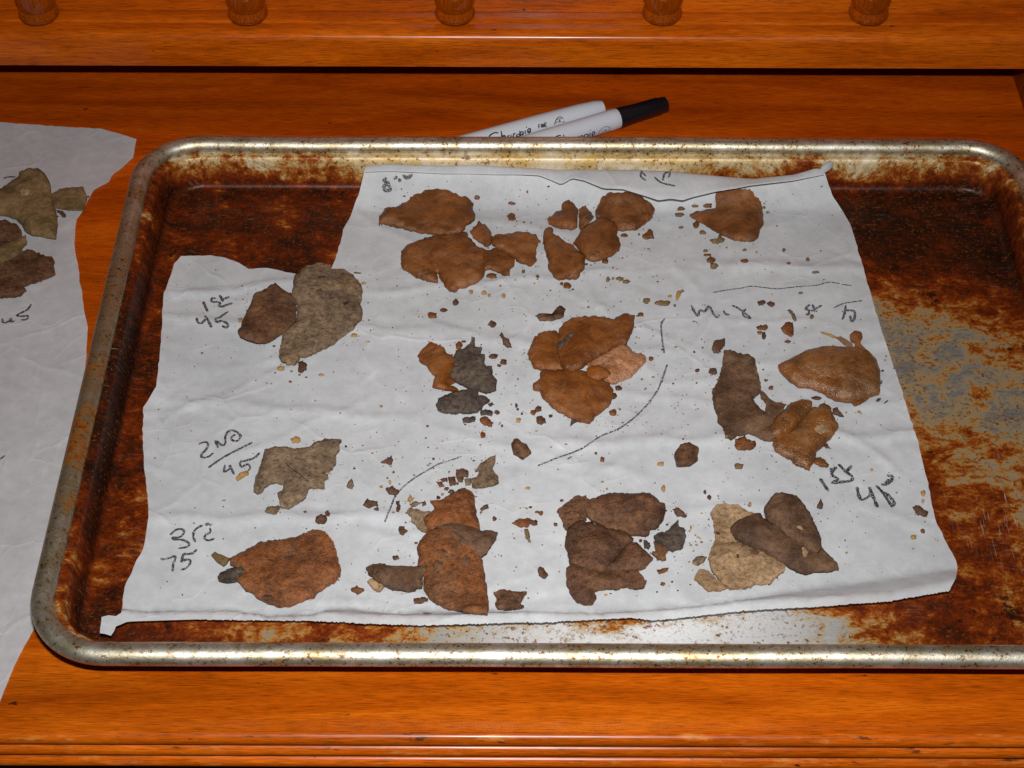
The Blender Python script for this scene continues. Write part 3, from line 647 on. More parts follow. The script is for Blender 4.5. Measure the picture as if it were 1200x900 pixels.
# right cluster
flake('grey-brown long angular flake left in the right cluster', 'choc', R7, '165 270 210 258 270 275 330 270 385 300 395 350 410 400 430 470 430 530 395 558 370 577 400 625 440 665 480 695 520 740 510 800 530 890 490 900 440 880 390 845 340 825 300 840 250 855 220 870 180 840 165 780 125 740 125 690 100 640 88 580 90 520 120 480 140 410 160 350', 0, 1.6, 0.6)
flake('small grey-brown strip bridging the gap above the glossy flakes', 'choc', R7, '420 528 450 540 490 580 540 605 610 618 590 680 530 730 475 690 460 650 465 610 430 580', 0, 1.3, 0.3)
flake('glossy orange-brown creased flake with a pale patch in the right cluster', 'gloss', R8, '270 610 320 560 390 520 450 460 510 390 550 345 600 340 680 350 700 410 730 460 735 490 690 550 640 600 580 650 575 700 550 740 535 780 490 755 440 745 400 700 330 670 285 640', 0.3, 1.7, 1.2)
flake('glossy brown rolled flake between the grey flake and the creased glossy flake', 'gloss', R8, '250 500 290 420 350 365 400 310 480 285 530 295 550 330 520 380 460 440 400 510 340 550 280 572 245 565', 1.6, 1.7, 1.6)
flake('large shiny orange-brown almond-shaped flake near the right paper edge', 'gloss', None, '911.7 428 920 423 933 417 947 410 962 406 983 406.7 998 406.5 1010 408 1019 412 1026 420 1031 432 1032 446 1031 460 1014 466 996 470 980 468 971 464 963 458 947 453 935 452 923 443 914 434', 0.3, 1.9, 2.0, 0.4)
flake('knobby brown bit on the far side of the shiny almond-shaped flake', 'brown', RR, '180 60 205 38 245 45 255 75 240 105 272 142 205 137 210 105 185 90', 0, 1.4, 0.5, 0.4)
flake('greenish stalk end lying against the shiny almond-shaped flake', 'olive', RR, '100 75 130 70 195 110 200 135 160 128', 0, 1.1, 0.4, 0.2)
flake('thin brown bit under the near edge of the shiny almond-shaped flake', 'brown', RR, '175 448 280 428 290 436 240 470 205 480', 0, 0.8, 0.1, 0.4)
# second row left
flake('grey-brown flake with a bite-shaped hollow beside the 2ND 45 note', 'grey', R9, '465 525 475 430 500 370 540 220 600 205 680 200 800 210 870 200 890 180 980 163 1050 175 1085 185 1065 200 1070 240 1040 270 1045 310 1020 360 950 385 985 395 990 420 960 435 965 490 890 490 850 490 830 550 770 595 710 635 650 625 640 560 630 530 665 510 670 460 620 450 580 460 540 490 520 525 490 540', 0, 1.5, 0.4)
# near row
flake('large rust-brown egg-shaped flake beside the 3rd 75 note', 'rust', R10, '235 400 300 355 380 310 455 265 540 260 640 245 740 225 820 200 880 215 930 250 970 300 990 360 1000 420 1020 470 1015 510 980 545 920 575 850 620 830 655 780 665 700 700 640 720 560 722 500 705 445 680 400 640 350 630 320 590 290 560 320 520 300 470 240 440', 0, 1.8, 1.0)
flake('dark grey stick-shaped bit at the left end of the egg-shaped flake', 'slate', R10, '150 520 165 490 215 460 280 450 350 455 390 475 330 510 280 540 210 552 160 545', 1.4, 1.5, 0.7, 0.4)
flake('small dark beak-shaped bit above the stick at the left of the egg-shaped flake', 'olive', R10, '105 360 130 338 170 355 235 385 215 415 190 435 150 410', 0, 1.5, 0.5, 0.4)
flake('grey lobed flake at the far left of the tall rust-brown pile', 'grey', R11, '330 540 370 505 410 515 440 530 490 530 530 550 500 600 520 640 475 680 430 660 400 620 370 600 370 565', 0, 1.4, 0.4)
flake('rust-brown pointed flake at the far end of the tall pile', 'rust', R11, '505 460 570 460 630 430 700 385 750 370 800 400 820 460 830 540 855 650 860 700 760 700 640 690 560 690 490 665 455 590 500 550 540 520 530 490', 0.5, 1.7, 0.7)
flake('large rust-brown flake with a straight right edge, nearest in the tall pile', 'rust', R12, '410 310 430 265 470 220 490 185 560 180 680 170 760 190 860 260 865 370 880 450 900 560 912 660 908 778 840 770 760 765 690 745 620 730 550 700 490 650 460 600 455 540 470 450 415 430 430 370', 0.9, 1.9, 0.8)
flake('grey-brown wing-shaped flake sticking out right of the tall pile', 'choc', R12, '540 160 620 145 700 140 800 165 870 195 920 190 980 200 970 240 920 310 900 350 860 375 800 330 740 290 690 240 630 190', 2.6, 1.4, 0.6)
flake('dark grey-brown leaf-shaped flake at the left foot of the tall pile', 'choc', R12, '52 455 90 435 150 425 200 440 300 440 400 445 470 440 490 465 455 500 450 590 410 595 400 615 320 615 240 605 200 580 130 540 80 500', 1.1, 1.5, 0.6)
flake('small tan bit under the left tip of the leaf-shaped flake', 'tan', R12, '62 550 90 530 150 545 190 575 150 625 110 605', 0, 1.1, 0.2, 0.4)
flake('brown grooved block-like bit right of the foot of the tall pile', 'umber', R12, '950 630 1030 608 1080 620 1185 622 1160 655 1135 700 1165 725 1130 740 1040 745 980 735 960 700 970 655', 0, 1.9, 0.5)
flake('grey-brown shark-fin-shaped flake above the tall pile', 'grey', R11, '795 300 830 290 855 240 820 250 860 200 920 165 965 145 960 190 940 230 985 290 988 340 940 360 860 367 800 360', 0, 1.5, 0.4, 0.4)
flake('dark brown bean-shaped bit between the two curved pen lines', 'umber', RC, '597 660 605 648 620 644 633 655 652 662 668 690 640 712 622 700 605 692', 0, 1.7, 0.6, 0.4)
flake('dark brown rectangular bit with rounded corners right of the long curved line', 'umber', None, '790 533 797 521 808 518 819 525 818 538 808 545 793 545', 0, 1.7, 0.6, 0.5)
# near middle pile
flake('brown nodular flake at the far left corner of the near middle pile', 'umber', R13, '195 230 240 190 290 150 330 125 370 130 400 120 425 150 405 190 410 250 405 290 370 310 330 330 270 365 245 340 220 270', 0, 1.6, 0.5)
flake('brown broad flake with cracks in the middle of the near middle pile', 'umber', R13, '270 350 330 310 380 300 450 320 540 350 640 370 700 395 735 430 720 455 680 470 640 520 600 570 560 620 520 655 440 650 380 640 290 620 270 530 250 470 262 400', 0.5, 1.8, 0.7)
flake('large brown oval flake at the far right of the near middle pile', 'umber', R13, '400 245 410 180 440 155 520 120 600 103 720 108 850 108 890 140 920 180 955 190 960 240 940 300 890 355 845 360 840 395 800 400 710 390 640 360 560 350 500 320 440 300 410 270', 1.3, 1.8, 0.8)
flake('brown triangular flake on the right side of the near middle pile', 'umber', R13, '690 450 740 455 790 490 850 550 872 575 820 630 770 640 700 660 640 660 590 650 545 650 600 580 640 530', 0.2, 1.6, 0.5)
flake('brown hooked flake nearest the camera in the near middle pile', 'umber', R13, '260 650 300 600 380 610 440 640 520 650 590 630 700 650 755 655 790 700 825 750 810 785 750 788 680 765 620 780 560 775 500 780 455 800 475 840 450 880 400 888 340 875 300 830 262 760', 0, 1.7, 0.6)
flake('dark grey ragged flake with an upright spike right of the near middle pile', 'slate', R13, '875 420 920 385 980 365 1010 330 1048 290 1058 345 1090 355 1105 410 1085 480 1050 495 1010 512 980 500 950 470 890 450', 0.6, 1.6, 0.5)
flake('brown crumbly bit below the dark spiked flake', 'umber', R13, '875 445 940 455 990 490 960 540 965 570 900 575 865 520 890 515', 0, 1.4, 0.4)
# near right pile
flake('sand-coloured flake at the far side of the near right pile', 'tan', R14, '255 240 290 190 345 180 410 185 460 195 500 225 530 245 560 255 540 320 480 360 470 420 440 460 330 465 290 440 280 340 275 290', 0, 1.5, 0.4)
flake('large sand-coloured flake nearest the camera in the near right pile', 'tan', R14, '240 560 260 490 290 430 350 455 440 450 530 480 640 530 740 580 785 620 770 660 720 690 680 735 620 745 560 745 540 765 450 775 390 780 340 745 300 690 260 640 250 600', 0.5, 1.6, 0.5)
flake('small sand-coloured corner piece left of the large sand-coloured flake', 'tan', R14, '140 710 180 640 240 650 280 690 330 735 390 772 310 790 240 795 200 755', 0, 1.3, 0.3)
flake('dark brown pointed flake across the sand-coloured flakes', 'choc', R14, '395 350 430 310 510 270 590 250 640 290 740 340 800 400 880 440 960 500 1010 520 1045 490 1080 530 1150 600 1160 635 1080 650 1000 650 920 668 860 650 780 600 700 550 600 495 500 460 430 420', 2.0, 1.8, 0.8)
flake('dark brown rounded flake, topmost and farthest right in the near right pile', 'choc', R14, '632 210 660 170 680 140 720 112 790 118 860 135 910 190 960 260 1000 340 1035 430 1040 490 1005 530 950 510 880 450 800 410 740 350 650 280', 3.0, 1.9, 1.1, 0.5)
# on the left sheet
flake('light olive-brown boot-shaped flake, largest on the left sheet', 'olive', R16, '-80 290 0 245 60 205 100 180 135 160 135 140 190 125 270 125 320 160 350 210 365 300 395 400 402 470 395 595 350 590 230 575 180 545 150 490 110 450 50 430 0 425 -80 425', 0.8, 1.8, 1.0, 0.5, zf=Zs)
flake('small rectangular olive-brown flake at the edge of the left sheet', 'olive', R16, '360 285 420 250 590 250 612 300 590 395 480 400 390 385', 0, 1.4, 0.3, 0.4, zf=Zs)
flake('dark brown flake cut off by the left border of the picture', 'umber', R16, '-60 470 40 475 100 495 150 540 150 610 60 650 0 670 -60 680', 0, 1.5, 0.4, zf=Zs)
flake('light brown flake below the dark one on the left sheet', 'olive', R16, '-60 670 60 630 150 595 185 585 187 630 150 670 140 705 80 740 0 775 -60 790', 0.9, 1.5, 0.5, zf=Zs)
flake('brown ragged flake nearest the camera on the left sheet', 'umber', (0, 280, 10), '-60 290 80 245 240 185 320 140 460 165 560 205 610 205 640 260 630 320 650 400 600 425 500 460 420 500 340 520 270 560 310 600 240 670 80 690 -60 690', 0.1, 1.7, 0.5, zf=Zs)

bpy.context.view_layer.update()
def on(word):
    c = [o for _, _, o in FLAKES if word in o['label']]
    if not c: raise KeyError(word)
    return c[0]
def patch(word, kind, crp, txt, name='patch', off=0.00012):     # a thin differently coloured scab grown onto a flake
    o = on(word); bv = bvh_of(o); pts = refine(crop(*crp, P(txt)), 1.5, 0.6, len(txt)); W = []
    for x, y in pts:
        h = bv.ray_cast(CAM, ray(x, y).normalized())
        if h[0] is not None: W.append(h[0])
    if len(W) < 4: return
    c = sum((Vector((p.x, p.y)) for p in W), Vector((0, 0)))/len(W)
    xs = [p.x for p in W]; ys = [p.y for p in W]; inn = []; poly = [(p.x, p.y) for p in W]; x = min(xs)
    while x < max(xs):
        y = min(ys)
        while y < max(ys):
            if inside(poly, x, y): inn.append(Vector((x, y)))
            y += 0.0009
        x += 0.0009
    r = delaunay_2d_cdt([Vector(p) for p in poly]+inn, [], [list(range(len(poly)))], 1, 1e-8); vs = []; L = o.location
    for v in r[0]:
        h = bv.ray_cast(Vector((v.x, v.y, 0.1)), Vector((0, 0, -1))); z = h[0].z if h[0] is not None else W[0].z
        e = edge_dist(poly, v.x, v.y); vs.append((v.x-L.x, v.y-L.y, z-L.z+(off if e > 1e-5 else -0.00005)+0.0003*sstep(e/0.0012)))
    me = mesh(name, vs, [tuple(f) for f in r[2]]); recalc(me)
    if me.polygons and sum(p.normal.z for p in me.polygons) < 0: me.flip_normals()
    link(name, me, flake_mat(kind, 50), o)
M_crack = plain('crack_shadow', (0.012, 0.007, 0.004), 0.9)
def crack(word, crp, txt, wpx=0.9):
    o = on(word); rb = ribbons('crack', [crop(*crp, P(txt))], wpx, [bvh_of(o)], M_crack, None, off=0.00008)
    rb.data.transform(Matrix.Translation(-o.location)); rb.parent = o
patch('dark tail pointing right', 'slate', R6, '312 350 322 312 345 290 380 260 445 222 425 262 372 318 330 362')
patch('creased flake with a pale patch', 'tan', R8, '558 492 600 466 640 462 666 485 650 512 615 534 575 515')
patch('egg-shaped', 'umber', R10, '450 660 490 640 540 650 550 690 500 700')
patch('straight right edge', 'choc', R12, '710 390 750 360 790 380 780 425 730 430'); patch('straight right edge', 'umber', R12, '510 430 545 395 600 410 590 460 540 485'); patch('straight right edge', 'umber', R12, '535 330 590 320 640 345 590 370'); patch('straight right edge', 'choc', R12, '640 190 720 215 790 280 740 300 690 250')
patch('large sand-coloured flake nearest', 'choc', R14, '520 505 570 492 605 520 585 542 535 535'); patch('large sand-coloured flake nearest', 'umber', R14, '435 535 465 535 460 570 440 565'); patch('sand-coloured flake at the far side', 'umber', R14, '278 375 320 380 325 400 285 400'); patch('large sand-coloured flake nearest', 'umber', R14, '295 432 370 452 365 464 300 448')
patch('dark brown pointed flake across', 'tan', R14, '895 490 930 485 948 520 930 560 905 550'); patch('topmost and farthest right', 'tan', R14, '860 340 890 332 920 360 900 370')
patch('large pale grey-brown', 'slate', R4, '660 300 700 285 710 320 670 325'); patch('large pale grey-brown', 'slate', R4, '670 205 730 195 725 215 680 222'); patch('large pale grey-brown', 'slate', R4, '850 385 900 375 895 405 860 412'); patch('large pale grey-brown', 'slate', R4, '700 345 790 355 780 370 700 362')
patch('narrow brown sliver', 'slate', R2, '510 385 545 368 565 395 530 420')
patch('boot-shaped', 'tan', R16, '140 250 180 232 220 260 190 295 150 290'); patch('bite-shaped hollow', 'slate', R9, '500 450 540 440 535 462 505 468'); patch('bite-shaped hollow', 'brown', R9, '560 322 590 320 585 334 562 334')
crack('bite-shaped hollow', R9, '680 312 730 355 800 405 845 445'); crack('cracks in the middle', R13, '300 545 330 530 360 520'); crack('cracks in the middle', R13, '380 455 420 400 470 380', 0.6)
crack('triangular flake on the right', R13, '705 455 670 500 640 530', 0.7); crack('nodular flake', R13, '250 250 300 235 350 250 370 285', 0.7); crack('straight right edge', R12, '590 635 640 615 700 640', 0.7)

# ------------------------------------------------------------------ crumbs
CRUMBS = []                                            # px centre, half sizes, kind, angle
def cr(crp, txt, kind='umber'):
    ox, oy, s = crp; v = [float(a) for a in txt.replace(',', ' ').split()]
    for i in range(0, len(v), 4): CRUMBS.append((ox+v[i]/s, oy+v[i+1]/s, v[i+2]/s, v[i+3]/s, kind))
def poly_crumb(crp, txt, kind='umber'): CRUMBS.append((crop(*crp, P(txt)), kind))
cr(R1, '775 243 20 17 1020 285 25 12 1018 380 32 30 880 795 38 18', 'brown'); cr(R1, '1100 765 14 14 1128 205 8 10', 'olive')
cr(R2, '655 690 30 18 390 860 28 22 350 850 16 13 180 800 14 10 790 508 26 14', 'brown'); cr(R2, '675 820 15 17 712 815 12 10 762 815 30 14 802 835 30 14 893 505 8 10', 'olive')
poly_crumb(R2, '915 505 950 490 965 465 990 480 1002 530 960 532 918 522', 'brown')
cr(R3, '105 322 30 14 295 300 38 17 215 435 22 28 320 680 32 22 290 648 28 10 557 690 32 14', 'brown'); cr(R3, '95 365 35 16 210 305 28 9 260 490 28 15 280 620 18 10 340 725 35 20 557 612 17 9 833 615 16 13 865 708 17 10 1000 682 14 14 1055 770 25 9 693 315 12 10 110 455 20 8 430 598 8 6 785 445 6 6', 'olive'); cr(R3, '720 350 17 8 640 630 8 8 745 835 0.1 0.1', 'tan')
poly_crumb(R3, '310 540 365 545 375 505 390 500 395 525 418 535 400 555 370 567 325 558', 'olive')
poly_crumb(R4, '535 800 570 790 600 820 595 855 560 875 535 865', 'umber')
cr(R4, '130 505 20 16 1000 247 20 8 930 612 26 13', 'straw'); cr(R4, '415 845 28 18 698 890 22 10', 'straw'); cr(R4, '545 892 12 8 488 868 12 6 955 175 32 5', 'olive')
cr(R5, '217 110 38 22 408 322 32 26', 'orange'); cr(R5, '298 75 28 14 440 297 18 8 385 20 24 22 640 172 30 22 272 330 8 8', 'umber'); cr(R5, '810 748 10 16 820 775 10 10 675 793 22 14 850 805 8 8 705 668 4 4', 'umber')
poly_crumb(R5, '692 250 708 232 720 258 760 280 780 335 745 335 715 312 712 280', 'choc'); cr(R5, '650 398 36 18 720 440 26 18 690 465 16 10', 'umber')
poly_crumb(R5, '555 790 590 775 645 790 640 815 560 815', 'slate'); poly_crumb(R5, '610 735 640 722 658 740 622 754', 'slate'); poly_crumb(R5, '430 838 470 826 525 824 518 860 435 870', 'slate'); poly_crumb(R5, '552 838 590 818 650 865 638 895 590 885 560 862', 'rust')
poly_crumb(R6, '165 115 190 100 235 100 240 120 290 120 330 92 310 65 345 45 378 65 365 115 320 135 270 150 200 148', 'choc')
cr(R6, '150 793 24 18 905 106 24 17 978 418 20 18 712 795 28 22', 'brown'); cr(R6, '185 770 28 20 205 850 38 30 270 822 16 12 748 622 28 18 718 680 20 24 30 745 10 16 70 805 10 10', 'umber'); cr(R6, '45 850 20 17', 'straw'); cr(R6, '1060 28 62 18 945 10 28 20 1145 45 10 10', 'olive')
cr(RC, '456 122 8 8 502 127 10 7 520 137 7 6 570 138 8 7 1155 140 8 7 1185 135 9 8 690 70 6 6', 'straw'); cr(RC, '497 626 10 12 565 595 5 5 918 713 9 9 895 692 6 5', 'orange'); cr(RC, '1123 728 14 8 1133 815 8 10 655 813 9 5 140 527 6 4', 'straw'); cr(RC, '665 882 6 4 775 858 7 5', 'umber')
cr(RM, '512 270 26 17 568 278 24 17 228 670 28 20', 'choc'); cr(RM, '742 213 14 7 502 445 17 10 808 350 12 14', 'olive'); cr(RM, '512 415 38 16 668 497 20 10 568 768 18 12', 'rust'); cr(RM, '527 465 14 22 137 665 15 10 118 560 8 7 168 535 6 4 538 726 14 7 835 828 30 12', 'umber')
poly_crumb(RM, '625 415 660 385 698 385 700 440 690 465 640 440', 'rust'); poly_crumb(RM, '220 540 235 495 270 485 300 478 298 520 260 565 230 560', 'choc')
poly_crumb(RM, '664 312 678 306 700 335 718 372 706 378 690 345', 'olive'); poly_crumb(RM, '10 232 18 205 50 190 62 202 38 212 24 250 12 255', 'straw'); poly_crumb(RM, '858 438 870 440 958 472 956 478 866 447', 'straw')
poly_crumb(R8, '600 322 640 308 690 342 672 362 612 348', 'choc'); poly_crumb(R8, '695 350 730 338 745 370 775 405 740 400 700 382', 'choc'); poly_crumb(R8, '565 700 610 685 670 740 660 758 600 750 565 730', 'brown'); poly_crumb(R8, '630 600 660 595 685 632 650 625', 'umber')
poly_crumb(R8, '5 600 10 560 80 535 95 565 150 575 155 610 120 637 30 640', 'rust'); cr(R8, '35 750 38 22 -25 525 22 20 -45 545 18 14', 'olive'); cr(R8, '235 775 8 8 880 372 14 10 790 378 8 8', 'straw'); poly_crumb(R8, '1000 292 1032 274 1034 280 1006 298', 'slate'); poly_crumb(R8, '1055 310 1085 290 1086 296 1060 316', 'umber')
cr(RR, '372 270 10 6 365 340 8 6', 'choc')
poly_crumb(R9, '540 650 560 620 640 610 640 650 610 670', 'grey'); cr(R9, '760 148 40 23', 'straw'); poly_crumb(R9, '335 415 370 380 425 360 430 385 400 405 345 435', 'straw'); cr(R9, '937 702 40 34', 'umber'); cr(R9, '980 664 20 22 825 655 12 9 1112 195 9 8 1170 350 9 8', 'umber'); poly_crumb(R9, '1115 475 1135 435 1155 415 1170 470 1155 495', 'grey'); cr(R9, '255 575 14 7', 'straw')
poly_crumb(R10, '1085 595 1110 585 1130 568 1145 590 1182 602 1130 638', 'rust')
poly_crumb(R11, '685 235 730 228 775 250 770 290 690 285', 'choc'); poly_crumb(R11, '630 290 680 285 685 340 640 345', 'umber'); poly_crumb(R11, '545 320 580 320 605 355 570 360', 'rust'); poly_crumb(R11, '575 305 625 295 625 325 590 325', 'umber'); poly_crumb(R11, '690 295 740 290 735 325 700 325', 'choc'); poly_crumb(R11, '745 300 795 300 790 340 750 350', 'grey')
poly_crumb(R11, '155 185 215 150 235 135 245 170 235 198', 'choc'); poly_crumb(R11, '190 370 240 348 265 375 290 390 260 418 220 410', 'choc'); poly_crumb(R11, '30 485 65 440 85 455 135 460 140 490 70 505', 'choc'); cr(R11, '127 513 22 13 310 665 34 28 620 372 18 12 655 392 26 15 560 437 16 14 697 337 10 10', 'choc'); poly_crumb(R11, '265 460 290 455 295 500 285 535 265 530 272 495', 'umber'); cr(R11, '262 855 26 17', 'umber')
poly_crumb(R11, '855 515 890 485 915 482 917 505 870 527', 'choc'); cr(R11, '957 583 16 18 862 538 10 6', 'umber'); poly_crumb(R11, '1078 612 1130 580 1165 585 1205 580 1240 600 1205 622 1195 640 1140 642', 'rust'); poly_crumb(R11, '1165 660 1190 655 1205 700 1212 745 1195 745 1172 712', 'olive')
poly_crumb(R11, '360 480 400 458 440 470 410 490 370 500', 'grey'); poly_crumb(R11, '440 465 470 452 478 480 450 495', 'choc'); poly_crumb(R11, '345 445 360 408 385 450 360 475', 'straw'); cr(R11, '220 322 14 10 590 412 12 10 160 360 14 9', 'straw')
poly_crumb(R12, '390 665 470 652 490 675 450 695 392 700', 'umber'); poly_crumb(R12, '450 765 515 768 480 778', 'grey'); cr(R12, '10 602 30 16 405 275 12 8', 'rust')
poly_crumb(R13, '805 430 830 435 852 452 855 472 840 500 810 490', 'slate'); poly_crumb(R13, '1010 215 1045 203 1085 230 1112 258 1100 272 1040 265', 'choc'); poly_crumb(R13, '900 650 940 630 985 625 975 648 920 672', 'rust'); poly_crumb(R13, '60 640 75 618 105 628 135 680 110 702 75 685', 'umber')
cr(R13, '945 70 16 24 1140 345 8 16 538 818 14 8 232 155 14 8 548 75 10 8', 'straw'); cr(R13, '940 740 18 13 785 437 14 12 80 243 18 16 55 235 20 8', 'rust'); cr(R13, '188 325 16 14 1005 728 10 7 35 312 30 22', 'umber')
poly_crumb(R14, '128 590 150 552 190 545 232 552 215 580 170 612', 'grey'); cr(R14, '532 182 15 18 150 400 8 6 118 470 12 6 108 372 7 7 310 125 8 7', 'tan'); poly_crumb(R14, '1003 205 1018 165 1030 138 1050 185 1045 208', 'choc'); cr(R14, '217 97 13 14 250 133 17 18', 'umber')
poly_crumb(R15, '897 560 920 545 960 560 1010 595 990 625 930 610', 'choc'); cr(R15, '970 727 16 18', 'rust'); cr(R15, '905 772 22 18 975 460 18 22 968 520 14 16', 'straw'); cr(R15, '785 460 9 7 985 665 7 6 432 883 10 8 610 300 12 10', 'straw'); cr(R15, '423 797 6 7', 'umber')
poly_crumb(R16, '395 390 440 400 465 435 440 442 405 410', 'umber'); cr(R16, '620 300 8 6 405 438 6 5', 'umber')
COLW = {'umber': 'dark brown', 'brown': 'brown', 'rust': 'rust-brown', 'olive': 'olive-brown', 'straw': 'straw-coloured', 'tan': 'tan', 'choc': 'grey-brown', 'slate': 'dark grey', 'grey': 'grey-brown', 'orange': 'orange'}
SHORT = {}
for i, (a, b, o) in enumerate(FLAKES): SHORT[i] = o['label']
def zone(a, b):
    if a < 150: return 'on the left sheet'
    return None
MARKS = [(255, 368, 'the left 1st 45 note'), (265, 530, 'the 2ND 45 note'), (215, 640, 'the 3rd 75 note'), (905, 365, 'the smudged Mix note'), (1005, 570, 'the right 1st 45 note'), (505, 230, 'the teardrop flake'), (520, 305, 'the big notched far left flake'), (605, 290, 'the folded far left flake'), (658, 250, 'the peaked far flake'),
         (730, 245, 'the rounded far middle flake'), (700, 280, 'the shield-shaped flake'), (660, 305, 'the knob-tipped wedge flake'), (860, 250, 'the fan-shaped far right flake'), (312, 370, 'the dark angular flake'), (380, 365, 'the large pale grey-brown flake'), (512, 428, 'the orange lobed flake'), (555, 432, 'the jagged dark grey flake'), (540, 470, 'the dark grey oval flake'),
         (640, 408, 'the rounded left flake of the centre cluster'), (690, 395, 'the tailed centre flake'), (735, 422, 'the pinkish flake'), (675, 462, 'the large near flake of the centre cluster'), (865, 465, 'the long angular right flake'), (940, 510, 'the creased glossy flake'), (975, 437, 'the shiny almond-shaped flake'), (350, 550, 'the flake with a bite-shaped hollow'),
         (335, 668, 'the egg-shaped flake'), (530, 595, 'the far flake of the tall pile'), (530, 670, 'the tall rust-brown pile'), (465, 677, 'the leaf-shaped flake'), (568, 553, 'the shark-fin flake'), (733, 600, 'the oval flake of the near middle pile'), (705, 650, 'the near middle pile'), (783, 632, 'the dark spiked flake'), (865, 610, 'the far sand-coloured flake'), (870, 660, 'the large sand-coloured flake'), (930, 615, 'the near right dark flakes'), (775, 480, 'the long curved pen line'), (500, 560, 'the short curved pen line'), (35, 240, 'the boot-shaped flake'), (82, 233, 'the small rectangular flake'), (598, 703, 'the grooved block-like bit'), (805, 532, 'the rectangular dark bit'), (610, 525, 'the bean-shaped bit'), (1085, 640, 'the right paper edge')]
used = {}
dust_v = []; dust_f = []; dust_m = []
def blob(cx, cy, rx, ry, rs):
    n = 11; ph = rs.uniform(0, 6.28); pts = []
    for k in range(n):
        a = 2*math.pi*k/n; f = rs.uniform(0.68, 1.15); pts.append((cx+rx*f*math.cos(a+0), cy+ry*f*math.sin(a)))
    return pts
rs = random.Random(21); small = []
DUSTK = []
items = []
for c in CRUMBS:
    if len(c) == 2: poly, kind = c
    else:
        if c[2] < 0.5: continue
        poly, kind = blob(c[0], c[1], c[2]*1.0, c[3]*1.0, rs), c[4]
    xs = [p[0] for p in poly]; ys = [p[1] for p in poly]
    items.append((max(max(xs)-min(xs), max(ys)-min(ys)), sum(xs)/len(xs), sum(ys)/len(ys), max(xs)-min(xs), max(ys)-min(ys), poly, kind))
def crumb_geom(poly, zf, th, seed, closed_bottom=True):
    W = [march(x, y, lambda a, b: zf(a, b)+0.0002, th*0.6) for x, y in poly]; n = len(W); cx = sum(p.x for p in W)/n; cy = sum(p.y for p in W)/n
    vs = []; fs = []
    for fr, hz_ in ((1.0, 0.0), (1.0, 0.55), (0.62, 1.0)):
        for i, p in enumerate(W):
            x, y = cx+(p.x-cx)*fr, cy+(p.y-cy)*fr; vs.append((x-cx, y-cy, zf(x, y)+0.0001+th*hz_*(0.75+0.5*noise.noise(Vector((x*300, y*300, seed+hz_))))))
    vs.append((0, 0, zf(cx, cy)+th*1.02))
    for r_ in range(2):
        for i in range(n):
            a = r_*n+i; b = r_*n+(i+1) % n; fs.append((a, b, b+n, a+n))
    for i in range(n): fs.append((2*n+i, 2*n+(i+1) % n, 3*n))
    fs.append(tuple(range(n))[::-1])
    return vs, fs, (cx, cy)
lab_n = {}
for sz, a, b, wx, wy, poly, kind in sorted(items, key=lambda t: -t[0]):
    zf0 = Zs if a < 110 else Zp
    zf = lambda x, y, z0=zf0: z0(x, y)
    if sz >= 5.2:
        poly2 = refine(poly, 1.5, 0.6, a)
        vs, fs, (cx, cy) = crumb_geom(poly2, zf, 0.0007+0.00006*min(14, min(wx, wy)), a)
        me = mesh('crumb', vs, fs); recalc(me); o = link('crumb', me, flake_mat(kind, round((a*0.01) % 5 // 2.5, 1)+40), None, (cx, cy, 0))
        near = sorted(MARKS, key=lambda m: (m[0]-a)**2+(m[1]-b)**2)[0]
        dx, dy = a-near[0], (b-near[1])*1.35
        dirw = ('right of' if dx > 0 else 'left of') if abs(dx) > abs(dy)*1.8 else (('just below' if dy > 0 else 'just above') if abs(dy) > abs(dx)*1.8 else (('below and right of' if dx > 0 else 'below and left of') if dy > 0 else ('above and right of' if dx > 0 else 'above and left of')))
        shape = 'elongated' if max(wx, wy) > 2*min(wx, wy) else ('rounded' if len(poly) == 11 else 'angular')
        size = 'larger' if sz > 13 else ('small' if sz > 8 else 'tiny')
        lab = f'{size} {shape} {COLW[kind]} crumb {dirw} {near[2]}'
        lab_n.setdefault(lab, []).append((o, math.hypot(a-near[0], b-near[1])))
    else: small.append((a, b, poly, kind))
for lab, os_ in lab_n.items():
    if len(os_) == 1: tag(os_[0][0], lab, 'crumb', 'crumbs scattered on the parchment')
    else:
        for k, (o, d) in enumerate(sorted(os_, key=lambda t: t[1])):
            w_ = ('nearest one', 'second nearest', 'third nearest', 'fourth nearest', 'fifth nearest', 'sixth nearest')[min(k, 5)]
            tag(o, lab+', '+w_, 'crumb', 'crumbs scattered on the parchment')
# the countless specks
mats = [flake_mat(k, 41) for k in ('umber', 'brown', 'straw', 'olive', 'tan')]; kidx = {'umber': 0, 'brown': 1, 'straw': 2, 'olive': 3, 'tan': 4}
V = []; Fc = []; MI = []
OUT = [(x, y) for x, y in main_out]
for i in range(2000):
    if i < 1450:
        m = rs.choice(MARKS[5:39]); x, y = rs.gauss(m[0], 42), rs.gauss(m[1], 30)
    else: x, y = rs.uniform(180, 1100), rs.uniform(215, 700)
    if not inside(OUT, x, y) or y > interp(CRE, x)-4 or y < interp(FE, x)+8: continue
    s = min(1.5, 0.42+rs.expovariate(3.6)); small.append((x, y, blob(x, y, s*rs.uniform(.8, 1.5), s*rs.uniform(.6, 1.0), rs)[::2], rs.choice(('umber', 'brown', 'brown', 'straw', 'straw', 'olive', 'tan'))))
for a, b, poly, kind in small:
    vs, fs, (cx, cy) = crumb_geom(poly, (lambda x, y: Zs(x, y)) if a < 110 else (lambda x, y: Zp(x, y)), 0.0005, a)
    k = len(V); V += [(x+cx, y+cy, z) for x, y, z in vs]; Fc += [tuple(i+k for i in f) for f in fs]; MI += [kidx.get(kind, 0)]*len(fs)
